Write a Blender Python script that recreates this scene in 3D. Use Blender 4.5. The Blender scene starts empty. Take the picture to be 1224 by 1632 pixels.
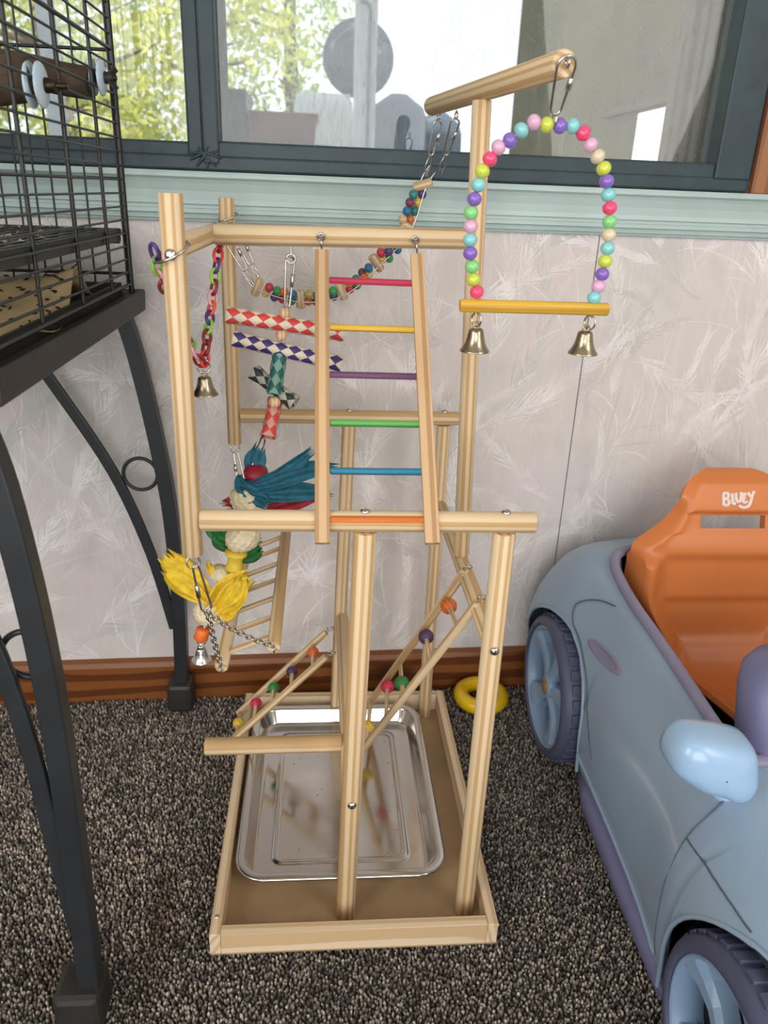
import bpy, bmesh, math, random
import numpy as np
from mathutils import Vector, Matrix, Quaternion

# ------------------------------------------------------------------ camera, world, lights, exposure
scene = bpy.context.scene
COL = scene.collection
scene.view_settings.view_transform = 'Standard'
scene.view_settings.look = 'None'
scene.view_settings.gamma = 1.0
scene.view_settings.exposure = 0.0
scene.view_settings.use_curve_mapping = False

cam_data = bpy.data.cameras.new('camera')
cam = bpy.data.objects.new('camera', cam_data)
COL.objects.link(cam)
scene.camera = cam
_ex = Vector((.9963, -.0728, .0359)).normalized()
_ez = Vector((.0856, .9197, -.3841)); _ez -= _ex * _ex.dot(_ez); _ez.normalize()
_ey = _ez.cross(_ex)
cam.matrix_world = Matrix(((_ex.x, -_ey.x, -_ez.x, 0), (_ex.y, -_ey.y, -_ez.y, 0), (_ex.z, -_ey.z, -_ez.z, .81), (0, 0, 0, 1)))
cam_data.sensor_fit = 'VERTICAL'
cam_data.sensor_height = 24.0
cam_data.lens = 24.0 * 1226 / 1632
cam_data.dof.use_dof = True
cam_data.dof.focus_distance = .88
cam_data.dof.aperture_fstop = 5.2
cam_data.clip_start = .02
cam_data.clip_end = 200

world = bpy.data.worlds.new('world')
scene.world = world
world.use_nodes = True
_bg = world.node_tree.nodes['Background']
_bg.inputs[0].default_value = (.90, .96, 1.0, 1)
_bg.inputs[1].default_value = 1.55

def lamp(name, kind, loc, target, energy, color, size=None):
    d = bpy.data.lights.new(name, kind)
    d.energy = energy
    d.color = color
    if size:
        d.shape = 'RECTANGLE'; d.size, d.size_y = size
    if kind == 'SUN':
        d.angle = math.radians(1.0)
    o = bpy.data.objects.new(name, d)
    o.location = loc
    o.rotation_euler = (Vector(target) - Vector(loc)).to_track_quat('-Z', 'Y').to_euler()
    COL.objects.link(o)
    return o
lamp('sunlight', 'SUN', (-4, -6, 14), (-1, 6, 0), 5.0, (1.0, .95, .85))
lamp('window_daylight_left', 'AREA', (-1.62, -.75, 1.35), (.1, .9, .5), 30, (1.0, .975, .95), (1.2, 1.2))
lamp('window_daylight_right', 'AREA', (1.42, -.5, 1.45), (.0, 1.0, .5), 19, (1.0, .96, .91), (1.2, 1.1))
lamp('patio_door_daylight', 'AREA', (-.1, -1.9, .85), (0, 1, .35), 43, (.97, .98, 1.0), (1.7, 1.6))

# ------------------------------------------------------------------ helpers
rnd = random.Random(7)
WL = {}
GO = [0]

def lin(c):
    out = []
    for x in c:
        x /= 255.0
        out.append(x / 12.92 if x <= .04045 else ((x + .055) / 1.055) ** 2.4)
    return tuple(out) + (1.0,)

def V(*a):
    return Vector(a if len(a) > 1 else a[0])

def frames(pts, closed=False):
    n = len(pts)
    T = []
    for i in range(n):
        a = pts[i - 1] if (i > 0 or closed) else pts[i]
        b = pts[(i + 1) % n] if (i < n - 1 or closed) else pts[i]
        d = (b - a)
        if d.length < 1e-9:
            d = Vector((0, 0, 1))
        T.append(d.normalized())
    ref = Vector((0, 0, 1)) if abs(T[0].z) < .9 else Vector((1, 0, 0))
    N = [(ref - T[0] * ref.dot(T[0])).normalized()]
    for i in range(1, n):
        q = T[i - 1].rotation_difference(T[i])
        v = q @ N[-1]
        v = (v - T[i] * v.dot(T[i])).normalized()
        N.append(v)
    return T, N

class MB:
    def __init__(self, xf=None):
        self.v = []; self.f = []; self.mi = []; self.sm = []; self.g = []; self.xf = xf
    def add(self, verts, faces, mi=0, smooth=True, g=None):
        b = len(self.v)
        if g is None:
            g = [tuple(p) for p in verts]
        self.g += [tuple(p) for p in g]
        if self.xf:
            verts = [self.xf(*p) for p in verts]
        self.v += [tuple(p) for p in verts]
        for k, fc in enumerate(faces):
            self.f.append(tuple(b + i for i in fc))
            self.mi.append(mi if not isinstance(mi, (list, tuple)) else mi[k])
            self.sm.append(smooth)
        return self
    def tube(self, pts, r, n=10, closed=False, caps=True, mi=0, flat=1.0, up=None):
        pts = [Vector(p) for p in pts]
        m = len(pts)
        rs = r if isinstance(r, (list, tuple)) else [r] * m
        T, N = frames(pts, closed)
        if up is not None:
            up = Vector(up)
            N = [(up - t * up.dot(t)).normalized() for t in T]
        GO[0] += 1
        ox = (GO[0] * .137) % 1.0; oz = (GO[0] * .71) % 7.0
        vs = []; gs = []; L = 0
        for i in range(m):
            if i: L += (pts[i] - pts[i - 1]).length
            B = T[i].cross(N[i])
            for k in range(n):
                a = 2 * math.pi * k / n
                vs.append(pts[i] + (N[i] * math.cos(a) * flat + B * math.sin(a)) * rs[i])
                gs.append((math.cos(a) * rs[i] + ox * .02, math.sin(a) * rs[i] + ox * .013, L + oz))
        fs = []
        for i in range(m if closed else m - 1):
            j = (i + 1) % m
            for k in range(n):
                l = (k + 1) % n
                fs.append((i * n + k, j * n + k, j * n + l, i * n + l)[::-1])
        self.add(vs, fs, mi, True, gs)
        if caps and not closed:
            self.add([vs[k] for k in range(n)], [tuple(range(n))], mi, False, [gs[k] for k in range(n)])
            o = (m - 1) * n
            self.add([vs[o + k] for k in range(n)], [tuple(range(n))[::-1]], mi, False, [gs[o + k] for k in range(n)])
        return self
    def rod(self, a, b, r, n=20, e=.0009, mi=0):
        a = Vector(a); b = Vector(b); d = (b - a).normalized()
        e = min(e, r * .3)
        return self.tube([a, a + d * e, b - d * e, b], [r - e, r, r, r - e], n, mi=mi)
    def box(self, x0, x1, y0, y1, z0, z1, mi=0, axis=None):
        vs = [(x, y, z) for x in (x0, x1) for y in (y0, y1) for z in (z0, z1)]
        fs = [(0, 1, 3, 2), (4, 6, 7, 5), (0, 4, 5, 1), (2, 3, 7, 6), (0, 2, 6, 4), (1, 5, 7, 3)]
        ext = (x1 - x0, y1 - y0, z1 - z0)
        ax = ext.index(max(ext)) if axis is None else axis
        GO[0] += 1; o = (GO[0] * .37) % 1
        g = []
        for p in vs:
            q = [p[i] for i in range(3) if i != ax]
            g.append((q[0] + o * .05, q[1] + o * .03, p[ax] + o * 5))
        return self.add(vs, fs, mi, False, g)
    def bar(self, a, b, w, h, wdir, mi=0, taper=1.0):
        a = Vector(a); b = Vector(b); d = (b - a).normalized()
        wd = Vector(wdir); wd = (wd - d * wd.dot(d)).normalized(); hd = d.cross(wd)
        vs = []; g = []
        GO[0] += 1; o = (GO[0] * .37) % 1
        for e, p in enumerate((a, b)):
            k = taper if e else 1
            for s, t in ((-1, -1), (1, -1), (1, 1), (-1, 1)):
                vs.append(p + wd * (w * .5 * s * k) + hd * (h * .5 * t))
                g.append((w * .5 * s + o * .05, h * .5 * t + o * .03, (b - a).length * e + o * 5))
        fs = [(0, 3, 2, 1), (4, 5, 6, 7), (0, 1, 5, 4), (1, 2, 6, 5), (2, 3, 7, 6), (3, 0, 4, 7)]
        return self.add(vs, fs, mi, False, g)
    def lathe(self, prof, o=(0, 0, 0), axis=(0, 0, 1), n=24, mi=0, closed=False):
        o = Vector(o); ax = Vector(axis).normalized()
        u = ax.orthogonal().normalized(); w = ax.cross(u)
        vs = []
        for (r, h) in prof:
            for k in range(n):
                a = 2 * math.pi * k / n
                vs.append(o + ax * h + (u * math.cos(a) + w * math.sin(a)) * r)
        fs = []
        m = len(prof)
        for i in range(m if closed else m - 1):
            j = (i + 1) % m
            for k in range(n):
                l = (k + 1) % n
                fs.append((i * n + k, i * n + l, j * n + l, j * n + k))
        return self.add(vs, fs, mi, True)
    def sphere(self, c, r, n=14, m=10, sc=(1, 1, 1), mi=0):
        c = Vector(c)
        vs = []; fs = []
        for i in range(m + 1):
            t = math.pi * i / m
            for k in range(n):
                a = 2 * math.pi * k / n
                vs.append((c.x + r * sc[0] * math.sin(t) * math.cos(a), c.y + r * sc[1] * math.sin(t) * math.sin(a), c.z + r * sc[2] * math.cos(t)))
        for i in range(m):
            for k in range(n):
                l = (k + 1) % n
                fs.append((i * n + k, (i + 1) * n + k, (i + 1) * n + l, i * n + l))
        return self.add(vs, fs, mi, True)
    def torus(self, c, R, r, axis=(0, 0, 1), n=28, m=10, sx=1.0, u=None, mi=0, arc=1.0):
        c = Vector(c); ax = Vector(axis).normalized()
        u = Vector(u) if u is not None else ax.orthogonal()
        u = (u - ax * u.dot(ax)).normalized(); w = ax.cross(u)
        pts = [c + u * (R * sx * math.cos(2 * math.pi * arc * k / n)) + w * (R * math.sin(2 * math.pi * arc * k / n)) for k in range(n if arc == 1 else n + 1)]
        return self.tube(pts, r, m, closed=(arc == 1), mi=mi)
    def grid(self, P, mi=0, closed_u=False, g=None):
        R = len(P); Cn = len(P[0])
        vs = [p for row in P for p in row]
        fs = []
        for i in range(R - 1):
            for k in range(Cn if closed_u else Cn - 1):
                l = (k + 1) % Cn
                fs.append((i * Cn + k, i * Cn + l, (i + 1) * Cn + l, (i + 1) * Cn + k))
        return self.add(vs, fs, mi, True, g)
    def prism(self, prof, s0, s1, mi=0, n=1):
        """profile of (d, z) points swept along the first axis"""
        k = len(prof); vs = []
        for s in (s0, s1):
            vs += [(s, d, z) for d, z in prof]
        fs = [(i, (i + 1) % k, k + (i + 1) % k, k + i) for i in range(k)]
        fs += [tuple(range(k))[::-1], tuple(range(k, 2 * k))]
        GO[0] += 1; o = (GO[0] * .37) % 1
        return self.add(vs, fs, mi, False, [(p[1], p[2] + o * .1, p[0] + 3 * o) for p in vs])
    def data(self, name, mats, loc=Vector((0, 0, 0))):
        me = bpy.data.meshes.new(name)
        me.from_pydata([(p[0] - loc.x, p[1] - loc.y, p[2] - loc.z) for p in self.v], [], self.f)
        if not isinstance(mats, (list, tuple)):
            mats = [mats]
        for m in mats:
            me.materials.append(m)
        me.polygons.foreach_set('material_index', self.mi)
        me.polygons.foreach_set('use_smooth', self.sm)
        at = me.attributes.new('gco', 'FLOAT_VECTOR', 'POINT')
        at.data.foreach_set('vector', np.array(self.g, dtype=np.float32).ravel())
        me.update()
        return me
    def build(self, name, mats, parent=None, bevel=0, solid=0, subd=0, fix=False, kind=None):
        loc = WL[parent] if parent else Vector((0, 0, 0))
        me = self.data(name, mats, loc)
        if fix:
            bm = bmesh.new(); bm.from_mesh(me)
            bmesh.ops.remove_doubles(bm, verts=bm.verts, dist=1e-5)
            bmesh.ops.recalc_face_normals(bm, faces=bm.faces)
            bm.to_mesh(me); bm.free()
        o = bpy.data.objects.new(name, me)
        COL.objects.link(o)
        o.parent = parent
        WL[o] = loc
        if solid:
            md = o.modifiers.new('solid', 'SOLIDIFY'); md.thickness = solid; md.offset = -1
        if bevel:
            md = o.modifiers.new('bevel', 'BEVEL'); md.width = bevel; md.segments = 2; md.limit_method = 'ANGLE'; md.angle_limit = math.radians(40)
        if subd:
            md = o.modifiers.new('subd', 'SUBSURF'); md.levels = subd; md.render_levels = subd
        if kind:
            o['kind'] = kind
        return o

def tag(o, label, cat, group=None, kind=None):
    o['label'] = label; o['category'] = cat
    if group: o['group'] = group
    if kind: o['kind'] = kind
    return o

def thing(name, label, cat, loc, group=None):
    o = bpy.data.objects.new(name, None)
    COL.objects.link(o)
    o.location = loc
    o.empty_display_size = .02
    WL[o] = Vector(loc)
    return tag(o, label, cat, group)

def inst(name, me, parent, pos, rot=None, scale=None, label=None):
    """an object of its own that shares mesh data with its like pieces"""
    o = bpy.data.objects.new(name, me)
    COL.objects.link(o)
    o.parent = parent
    base = WL[parent] if parent else Vector((0, 0, 0))
    o.location = Vector(pos) - base
    if rot is not None:
        o.rotation_mode = 'QUATERNION'; o.rotation_quaternion = rot
    if scale is not None:
        o.scale = scale
    WL[o] = Vector(pos)
    if label: o['label'] = label
    return o

def struct(o):
    o['kind'] = 'structure'
    return o

def bez(p, n=16):
    p = [Vector(q) for q in p]
    out = []
    for i in range(n + 1):
        t = i / n; q = list(p)
        while len(q) > 1:
            q = [q[k].lerp(q[k + 1], t) for k in range(len(q) - 1)]
        out.append(q[0])
    return out

def spline(p, per=8):
    """Catmull-Rom through points"""
    p = [Vector(q) for q in p]
    out = []
    for i in range(len(p) - 1):
        a = p[max(i - 1, 0)]; b = p[i]; c = p[i + 1]; d = p[min(i + 2, len(p) - 1)]
        for k in range(per):
            t = k / per
            out.append(.5 * ((2 * b) + (c - a) * t + (2 * a - 5 * b + 4 * c - d) * t * t + (3 * b - a - 3 * c + d) * t ** 3))
    out.append(p[-1])
    return out

def qz(d):
    return Vector((0, 0, 1)).rotation_difference(Vector(d).normalized())

# ------------------------------------------------------------------ materials
MATS = {}
def nodes_of(name):
    m = bpy.data.materials.new(name)
    m.use_nodes = True
    nt = m.node_tree
    return m, nt, nt.nodes['Principled BSDF']

def add(nt, t, **kw):
    n = nt.nodes.new(t)
    for k, v in kw.items():
        setattr(n, k, v)
    return n

def ramp(nt, fac, stops):
    r = add(nt, 'ShaderNodeValToRGB')
    el = r.color_ramp.elements
    while len(el) < len(stops): el.new(.5)
    for e, (p, c) in zip(el, stops):
        e.position = p; e.color = c
    nt.links.new(fac, r.inputs[0])
    return r.outputs[0]

def noise(nt, vec, scale, detail=3, rough=.55, dist=0):
    n = add(nt, 'ShaderNodeTexNoise')
    n.inputs['Scale'].default_value = scale; n.inputs['Detail'].default_value = detail
    n.inputs['Roughness'].default_value = rough; n.inputs['Distortion'].default_value = dist
    if vec: nt.links.new(vec, n.inputs['Vector'])
    return n.outputs['Fac']

def bump(nt, b, h, strength=.3, dist=.001):
    n = add(nt, 'ShaderNodeBump')
    n.inputs['Strength'].default_value = strength; n.inputs['Distance'].default_value = dist
    nt.links.new(h, n.inputs['Height']); nt.links.new(n.outputs[0], b.inputs['Normal'])

def geo_pos(nt):
    return add(nt, 'ShaderNodeNewGeometry').outputs['Position']

def pm(name, rgb, rough=.5, metal=0.0, var=.12, scale=40, bmp=0.0, rgb2=None, coat=0, sub=0, bscale=None):
    """principled material with a soft procedural variation"""
    if name in MATS: return MATS[name]
    m, nt, b = nodes_of(name)
    c = lin(rgb)
    lo = tuple(x * (1 - var) for x in c[:3]) + (1,) if rgb2 is None else lin(rgb2)
    hi = tuple(min(1, x * (1 + var * .6)) for x in c[:3]) + (1,) if rgb2 is None else c
    pos = geo_pos(nt)
    f = noise(nt, pos, scale, 4)
    nt.links.new(ramp(nt, f, [(.3, lo), (.7, hi)]), b.inputs['Base Color'])
    b.inputs['Roughness'].default_value = rough; b.inputs['Metallic'].default_value = metal
    if coat: b.inputs['Coat Weight'].default_value = coat; b.inputs['Coat Roughness'].default_value = .1
    if sub: b.inputs['Subsurface Weight'].default_value = sub; b.inputs['Subsurface Scale'].default_value = .01
    if bmp:
        bump(nt, b, noise(nt, pos, bscale or scale * 6, 4), bmp, .001)
    MATS[name] = m
    return m

def wood(name, light, dark, rough=.55, rings=58, contrast=1.0, stretch=.05, knots=False):
    if name in MATS: return MATS[name]
    m, nt, b = nodes_of(name)
    at = add(nt, 'ShaderNodeAttribute', attribute_name='gco')
    mp = add(nt, 'ShaderNodeMapping')
    mp.inputs['Scale'].default_value = (1, 1, stretch)
    mp.inputs['Location'].default_value = (.021, .012, 0); mp.inputs['Rotation'].default_value = (.012, .008, 0)
    nt.links.new(at.outputs['Vector'], mp.inputs[0])
    w = add(nt, 'ShaderNodeTexWave', wave_type='RINGS', rings_direction='Z')
    w.inputs['Scale'].default_value = rings; w.inputs['Distortion'].default_value = 5.0
    w.inputs['Detail'].default_value = 2; w.inputs['Detail Scale'].default_value = 18 / max(rings, 1)
    nt.links.new(mp.outputs[0], w.inputs['Vector'])
    fine = noise(nt, mp.outputs[0], 900, 2)
    broad = noise(nt, mp.outputs[0], 60, 2)
    mx = add(nt, 'ShaderNodeMath', operation='MULTIPLY_ADD')
    nt.links.new(fine, mx.inputs[0]); mx.inputs[1].default_value = .25; nt.links.new(w.outputs['Fac'], mx.inputs[2])
    mx2 = add(nt, 'ShaderNodeMath', operation='MULTIPLY_ADD')
    nt.links.new(broad, mx2.inputs[0]); mx2.inputs[1].default_value = .5; nt.links.new(mx.outputs[0], mx2.inputs[2])
    L = lin(light); D = lin(dark)
    M = tuple(L[i] * .65 + D[i] * .35 for i in range(3)) + (1,); L2 = tuple(L[i] * .9 + D[i] * .1 for i in range(3)) + (1,)
    col = ramp(nt, mx2.outputs[0], [(.25, L), (.9, L2), (1.45, M), (1.75, D)])
    if knots:
        vo = add(nt, 'ShaderNodeTexVoronoi')
        mk = add(nt, 'ShaderNodeMapping'); mk.inputs['Scale'].default_value = (1, 1, .35)
        nt.links.new(at.outputs['Vector'], mk.inputs[0]); nt.links.new(mk.outputs[0], vo.inputs['Vector'])
        vo.inputs['Scale'].default_value = 11
        kn = ramp(nt, vo.outputs['Distance'], [(.0, (1, 1, 1, 1)), (.12, (.8, .8, .8, 1)), (.2, (0, 0, 0, 1))])
        mc = add(nt, 'ShaderNodeMix', data_type='RGBA')
        nt.links.new(kn, mc.inputs['Factor']); nt.links.new(col, mc.inputs['A']); mc.inputs['B'].default_value = lin((60, 30, 14))
        col = mc.outputs['Result']
    nt.links.new(col, b.inputs['Base Color'])
    b.inputs['Roughness'].default_value = rough
    bump(nt, b, fine, .12, .0005)
    MATS[name] = m
    return m

PINE = wood('pine_dowel', (224, 200, 162), (196, 160, 112), rings=44, stretch=.03)
BEECH = wood('beech_slat', (210, 176, 134), (178, 140, 98), rings=34, stretch=.03)
RAWPINE = wood('pine_board', (222, 200, 168), (200, 170, 130), rings=34)
HARD = pm('hardboard', (168, 140, 104), .6, var=.2, scale=14)
BASEBRD = wood('stained_baseboard', (134, 80, 38), (96, 50, 22), .4, rings=9, stretch=.12, knots=True)
CASING = wood('stained_casing', (160, 108, 70), (136, 88, 54), .5, rings=9)
STEEL = pm('nickel_wire', (205, 200, 192), .22, 1.0, var=.1, scale=300)
BELL = pm('bell_metal', (176, 164, 140), .27, 1.0, var=.25, scale=120, bmp=.08)
BELLS = pm('bell_silver', (212, 212, 208), .2, 1.0, var=.15, scale=120, bmp=.08)
BLACK = pm('black_painted_steel', (38, 42, 46), .42, 0, var=.25, scale=25, bmp=.1)
BLACKG = pm('black_cage_wire', (30, 31, 30), .38, 0, var=.3, scale=50)
PLBLACK = pm('black_plastic', (44, 42, 40), .5, 0, var=.3, scale=22, bmp=.15)
def color(name, rgb, rough=.45, var=.1, scale=60, bmp=0): return pm(name, rgb, rough, 0, var, scale, bmp)

# ------------------------------------------------------------------ setting: room
TH = math.atan(.039); CT, ST = math.cos(TH), math.sin(TH)
def W(s, d, z):                      # coordinates on the window wall: along, outward, up
    return Vector((s * CT - d * ST, 1.142 + s * ST + d * CT, z))

def wallpaper(name, printed=False):
    """mottled pearly paper; the printed plumes are a tint laid into the same paper colour"""
    m, nt, b = nodes_of(name)
    pos = geo_pos(nt)
    n1 = noise(nt, pos, 7, 4, .6, .4)
    n2 = noise(nt, pos, 3.1, 3, .5, .8)
    mp = add(nt, 'ShaderNodeMapping'); mp.inputs['Rotation'].default_value = (0, .9, 0); mp.inputs['Scale'].default_value = (70, 20, 9)
    nt.links.new(pos, mp.inputs[0])
    st = noise(nt, mp.outputs[0], 1.0, 4, .6, 1.6)
    c1 = ramp(nt, n1, [(.3, lin((200, 193, 190))), (.5, lin((217, 209, 206))), (.72, lin((214, 197, 197)))])
    mx = add(nt, 'ShaderNodeMix', data_type='RGBA', blend_type='MIX')
    nt.links.new(ramp(nt, n2, [(.4, (0, 0, 0, 1)), (.75, (.6, .6, .6, 1))]), mx.inputs['Factor'])
    nt.links.new(c1, mx.inputs['A']); mx.inputs['B'].default_value = lin((205, 206, 200))
    m2 = add(nt, 'ShaderNodeMix', data_type='RGBA', blend_type='MIX')
    nt.links.new(ramp(nt, st, [(.52, (0, 0, 0, 1)), (.75, (.4, .4, .4, 1))]), m2.inputs['Factor'])
    nt.links.new(mx.outputs['Result'], m2.inputs['A']); m2.inputs['B'].default_value = lin((234, 230, 227))
    col = m2.outputs['Result']
    if printed:
        at = add(nt, 'ShaderNodeAttribute', attribute_name='tint')
        m3 = add(nt, 'ShaderNodeMix', data_type='RGBA', blend_type='MIX')
        nt.links.new(ramp(nt, noise(nt, pos, 16, 3), [(.3, (.02, .02, .02, 1)), (.74, (.9, .9, .9, 1))]), m3.inputs['Factor'])
        nt.links.new(col, m3.inputs['A']); nt.links.new(at.outputs['Color'], m3.inputs['B'])
        col = m3.outputs['Result']
    nt.links.new(col, b.inputs['Base Color'])
    b.inputs['Roughness'].default_value = .5
    return m
WP = wallpaper('wallpaper')
PAINT = pm('painted_wall', (206, 200, 190), .7, var=.06, scale=5)
OUTW = pm('porch_wall_paint', (112, 106, 84), .7, var=.25, scale=9)
TRIMP = pm('pale_green_paint', (182, 202, 199), .42, var=.1, scale=9, bmp=.05)
FRAMEP = pm('dark_teal_frame', (44, 64, 72), .48, var=.25, scale=30, bmp=.35, bscale=90)

wall = MB(W)
wall.box(-1.75, 1.5, 0, .1, -.02, .822)
wall.box(-1.75, -1.2, 0, .1, .822, 2.4); wall.box(.612, 1.5, 0, .1, .822, 2.4); wall.box(-1.2, .612, 0, .1, 1.55, 2.4)
wall_far = struct(wall.build('wall_far', WP))

# flat printed plumes of the wallpaper (a print, as ribbons lying on the paper)
def plumes():
    r = random.Random(11)
    vs = []; fs = []; cols = []
    pal = [lin((246, 243, 240)), lin((240, 236, 233)), lin((232, 212, 214)), lin((184, 190, 180)), lin((250, 248, 246)), lin((244, 240, 238)), lin((196, 186, 184)), lin((248, 246, 243))]
    def ribbon(p, w, c):
        b = len(vs); n = len(p)
        for i, q in enumerate(p):
            t = (p[min(i + 1, n - 1)] - p[max(i - 1, 0)])
            t = t.normalized() if t.length else Vector((1, 0))
            nn = Vector((-t.y, t.x)); ww = w * (1 - (i / (n - 1)) ** 2 * .95) * min(1, .35 + i * 2.0 / n)
            for s in (-1, 1):
                x = q + nn * ww * s
                vs.append((x.x, x.y)); cols.append(c)
        for i in range(n - 1):
            fs.append((b + 2 * i, b + 2 * i + 1, b + 2 * i + 3, b + 2 * i + 2))
    for k in range(330):
        s = r.uniform(-.75, .78); z = r.uniform(.02, .76)
        a = r.gauss(math.pi / 2, .75); L = r.uniform(.12, .30); bend = r.uniform(-1.6, 1.6)
        c = r.choice(pal)
        pts = []; q = Vector((s, z)); ang = a
        for i in range(9):
            pts.append(q.copy()); q = q + Vector((math.cos(ang), math.sin(ang))) * (L / 8); ang += bend / 8
        kind = r.random()
        ribbon(pts, r.uniform(.0006, .0012), c)
        if kind < .62:                     # feathery plume with barbs on both sides
            for i in range(2, 9):
                for j in range(5):
                    for sd in (-1, 1):
                        p0 = pts[i - 1].lerp(pts[i], j / 5)
                        t = (pts[i] - pts[i - 1]).normalized()
                        an = math.atan2(t.y, t.x) + sd * r.uniform(.25, .6)
                        l = L * r.uniform(.10, .24) * (1.15 - i / 11)
                        q = p0.copy(); pp = []
                        for u in range(4):
                            pp.append(q.copy()); q = q + Vector((math.cos(an), math.sin(an))) * l / 3; an -= sd * .1
                        ribbon(pp, r.uniform(.0008, .0019), c)
        elif kind < .85:                   # arching grass blades
            for j in range(r.randint(2, 5)):
                an = a + r.uniform(-.7, .7); q = Vector((s, z)); pp = []; bb = r.uniform(-2, 2); l = L * r.uniform(.5, 1.1)
                for u in range(8):
                    pp.append(q.copy()); q = q + Vector((math.cos(an), math.sin(an))) * l / 7; an += bb / 7
                ribbon(pp, r.uniform(.0008, .0018), c)
    V3 = []; C3 = []
    keep = [all(-.9 < vs[i][0] < .95 and .02 < vs[i][1] < .785 for i in f) for f in fs]
    m = bpy.data.meshes.new('wallpaper_print')
    m.from_pydata([W(a, -.00006 - (i % 97) * 4e-7, b) for i, (a, b) in enumerate(vs)], [], [f for f, k in zip(fs, keep) if k])
    ca = m.color_attributes.new('tint', 'FLOAT_COLOR', 'POINT')
    ca.data.foreach_set('color', np.array(cols, dtype=np.float32).ravel())
    mt = wallpaper('wallpaper_plume_print', True)
    m.materials.append(mt)
    o = bpy.data.objects.new('wallpaper_print', m); COL.objects.link(o); o.parent = wall_far; o['kind'] = 'stuff'
plumes()
MB(W).tube([(.4005, -.0003, .775), (.3995, -.0003, .5), (.399, -.0003, .06)], .0007, 5).build('wallpaper_seam', color('seam_dark', (92, 74, 66)), wall_far)  # thin dark joint between two drops of wallpaper

bb = MB(W).prism([(-.004, -.012), (-.016, -.012), (-.016, .060), (-.013, .068), (-.0005, .070), (-.0005, -.012)], -1.7, 1.45)
struct(bb.build('baseboard_far', BASEBRD, bevel=.0008))

sill = MB(W).prism([(.04, .826), (-.028, .826), (-.030, .823), (-.030, .819), (-.026, .816), (-.024, .812), (-.021, .802), (-.020, .792), (-.021, .786), (-.017, .785), (-.017, .781), (-.0195, .780), (-.0195, .775), (-.014, .774), (-.013, .768), (-.009, .767), (-.008, .764), (-.0006, .764), (-.0006, .8235), (.04, .8235)], -1.3, 1.3)
struct(sill.build('trim_1', TRIMP))
tc = MB(W).box(.612, .72, -.012, -.0005, .8265, 2.2, axis=2)
struct(tc.build('trim_2', CASING, bevel=.001))

# window: frame members and panes
win = thing('window_1', '', 'window', W(-.2, 0, .826))
del win['label']; del win['category']
struct(win)
def member(name, s0, s1, d0, d1, z0, z1, ax):
    return MB(W).box(s0, s1, d0, d1, z0, z1, axis=ax).build(name, FRAMEP, win, bevel=.003)
member('bottom_rail', -1.19, .611, -.004, .05, .827, .846, 0)
member('bottom_rail', -1.19, -.158, .004, .04, .842, .862, 0)
member('bottom_rail', -.150, .611, -.001, .044, .842, .864, 0)
member('mullion', -.178, -.157, .0, .046, .843, 1.5, 2)
member('mullion', -.1585, -.137, -.006, .046, .835, 1.5, 2)
member('side_stile', .556, .611, -.006, .046, .843, 1.5, 2)
member('side_stile', -1.19, -1.14, -.006, .046, .843, 1.5, 2)
member('top_rail', -1.19, .611, -.006, .046, 1.5, 1.545, 0)
wr = MB(W)                              # gathered tape where the mullion meets the rail
for i in range(9):
    a = i * .68; wr.tube([(-.155 + .004 * math.sin(a * 3), -.0045, .846 + .003 * math.cos(a * 2)), (-.155 + .021 * math.cos(a), -.0065, .843 + .014 * math.sin(a))], [.003, .0012], 6)
wr.build('tape_fold', FRAMEP, win)

def glass():
    m, nt, b = nodes_of('dusty_glass')
    nt.nodes.remove(b)
    pos = geo_pos(nt)
    tr = add(nt, 'ShaderNodeBsdfTransparent'); tr.inputs[0].default_value = (.95, .97, .96, 1)
    gl = add(nt, 'ShaderNodeBsdfGlossy'); gl.inputs['Roughness'].default_value = .02
    fr = add(nt, 'ShaderNodeFresnel'); fr.inputs[0].default_value = 1.45
    m1 = add(nt, 'ShaderNodeMixShader'); nt.links.new(fr.outputs[0], m1.inputs[0]); nt.links.new(tr.outputs[0], m1.inputs[1]); nt.links.new(gl.outputs[0], m1.inputs[2])
    df = add(nt, 'ShaderNodeBsdfTranslucent'); df.inputs[0].default_value = (.86, .88, .9, 1)
    vo = add(nt, 'ShaderNodeTexVoronoi'); vo.inputs['Scale'].default_value = 190; nt.links.new(pos, vo.inputs['Vector'])
    sp = ramp(nt, vo.outputs['Distance'], [(.0, (.6, .6, .6, 1)), (.11, (.4, .4, .4, 1)), (.17, (0, 0, 0, 1))])
    ms = ramp(nt, noise(nt, pos, 12, 4), [(.42, (0, 0, 0, 1)), (.62, (1, 1, 1, 1))])
    vm = add(nt, 'ShaderNodeMath', operation='MULTIPLY'); nt.links.new(sp, vm.inputs[0]); nt.links.new(ms, vm.inputs[1])
    mp = add(nt, 'ShaderNodeMapping'); mp.inputs['Rotation'].default_value = (0, .7, 0); mp.inputs['Scale'].default_value = (160, 20, 22); nt.links.new(pos, mp.inputs[0])
    sw = ramp(nt, noise(nt, mp.outputs[0], 1, 5, .65, 1.5), [(.5, (.08, .08, .08, 1)), (.78, (.26, .26, .26, 1))])
    ad = add(nt, 'ShaderNodeMath', operation='ADD'); nt.links.new(vm.outputs[0], ad.inputs[0]); nt.links.new(sw, ad.inputs[1])
    m2 = add(nt, 'ShaderNodeMixShader'); nt.links.new(ad.outputs[0], m2.inputs[0]); nt.links.new(m1.outputs[0], m2.inputs[1]); nt.links.new(df.outputs[0], m2.inputs[2])
    nt.links.new(m2.outputs[0], nt.nodes['Material Output'].inputs['Surface'])
    return m
GLASS = glass()
MB(W).box(-1.145, -.176, .020, .023, .858, 1.505).build('glass_pane', GLASS, win)
MB(W).box(-.140, .560, .026, .029, .860, 1.505).build('glass_pane', GLASS, win)

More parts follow.
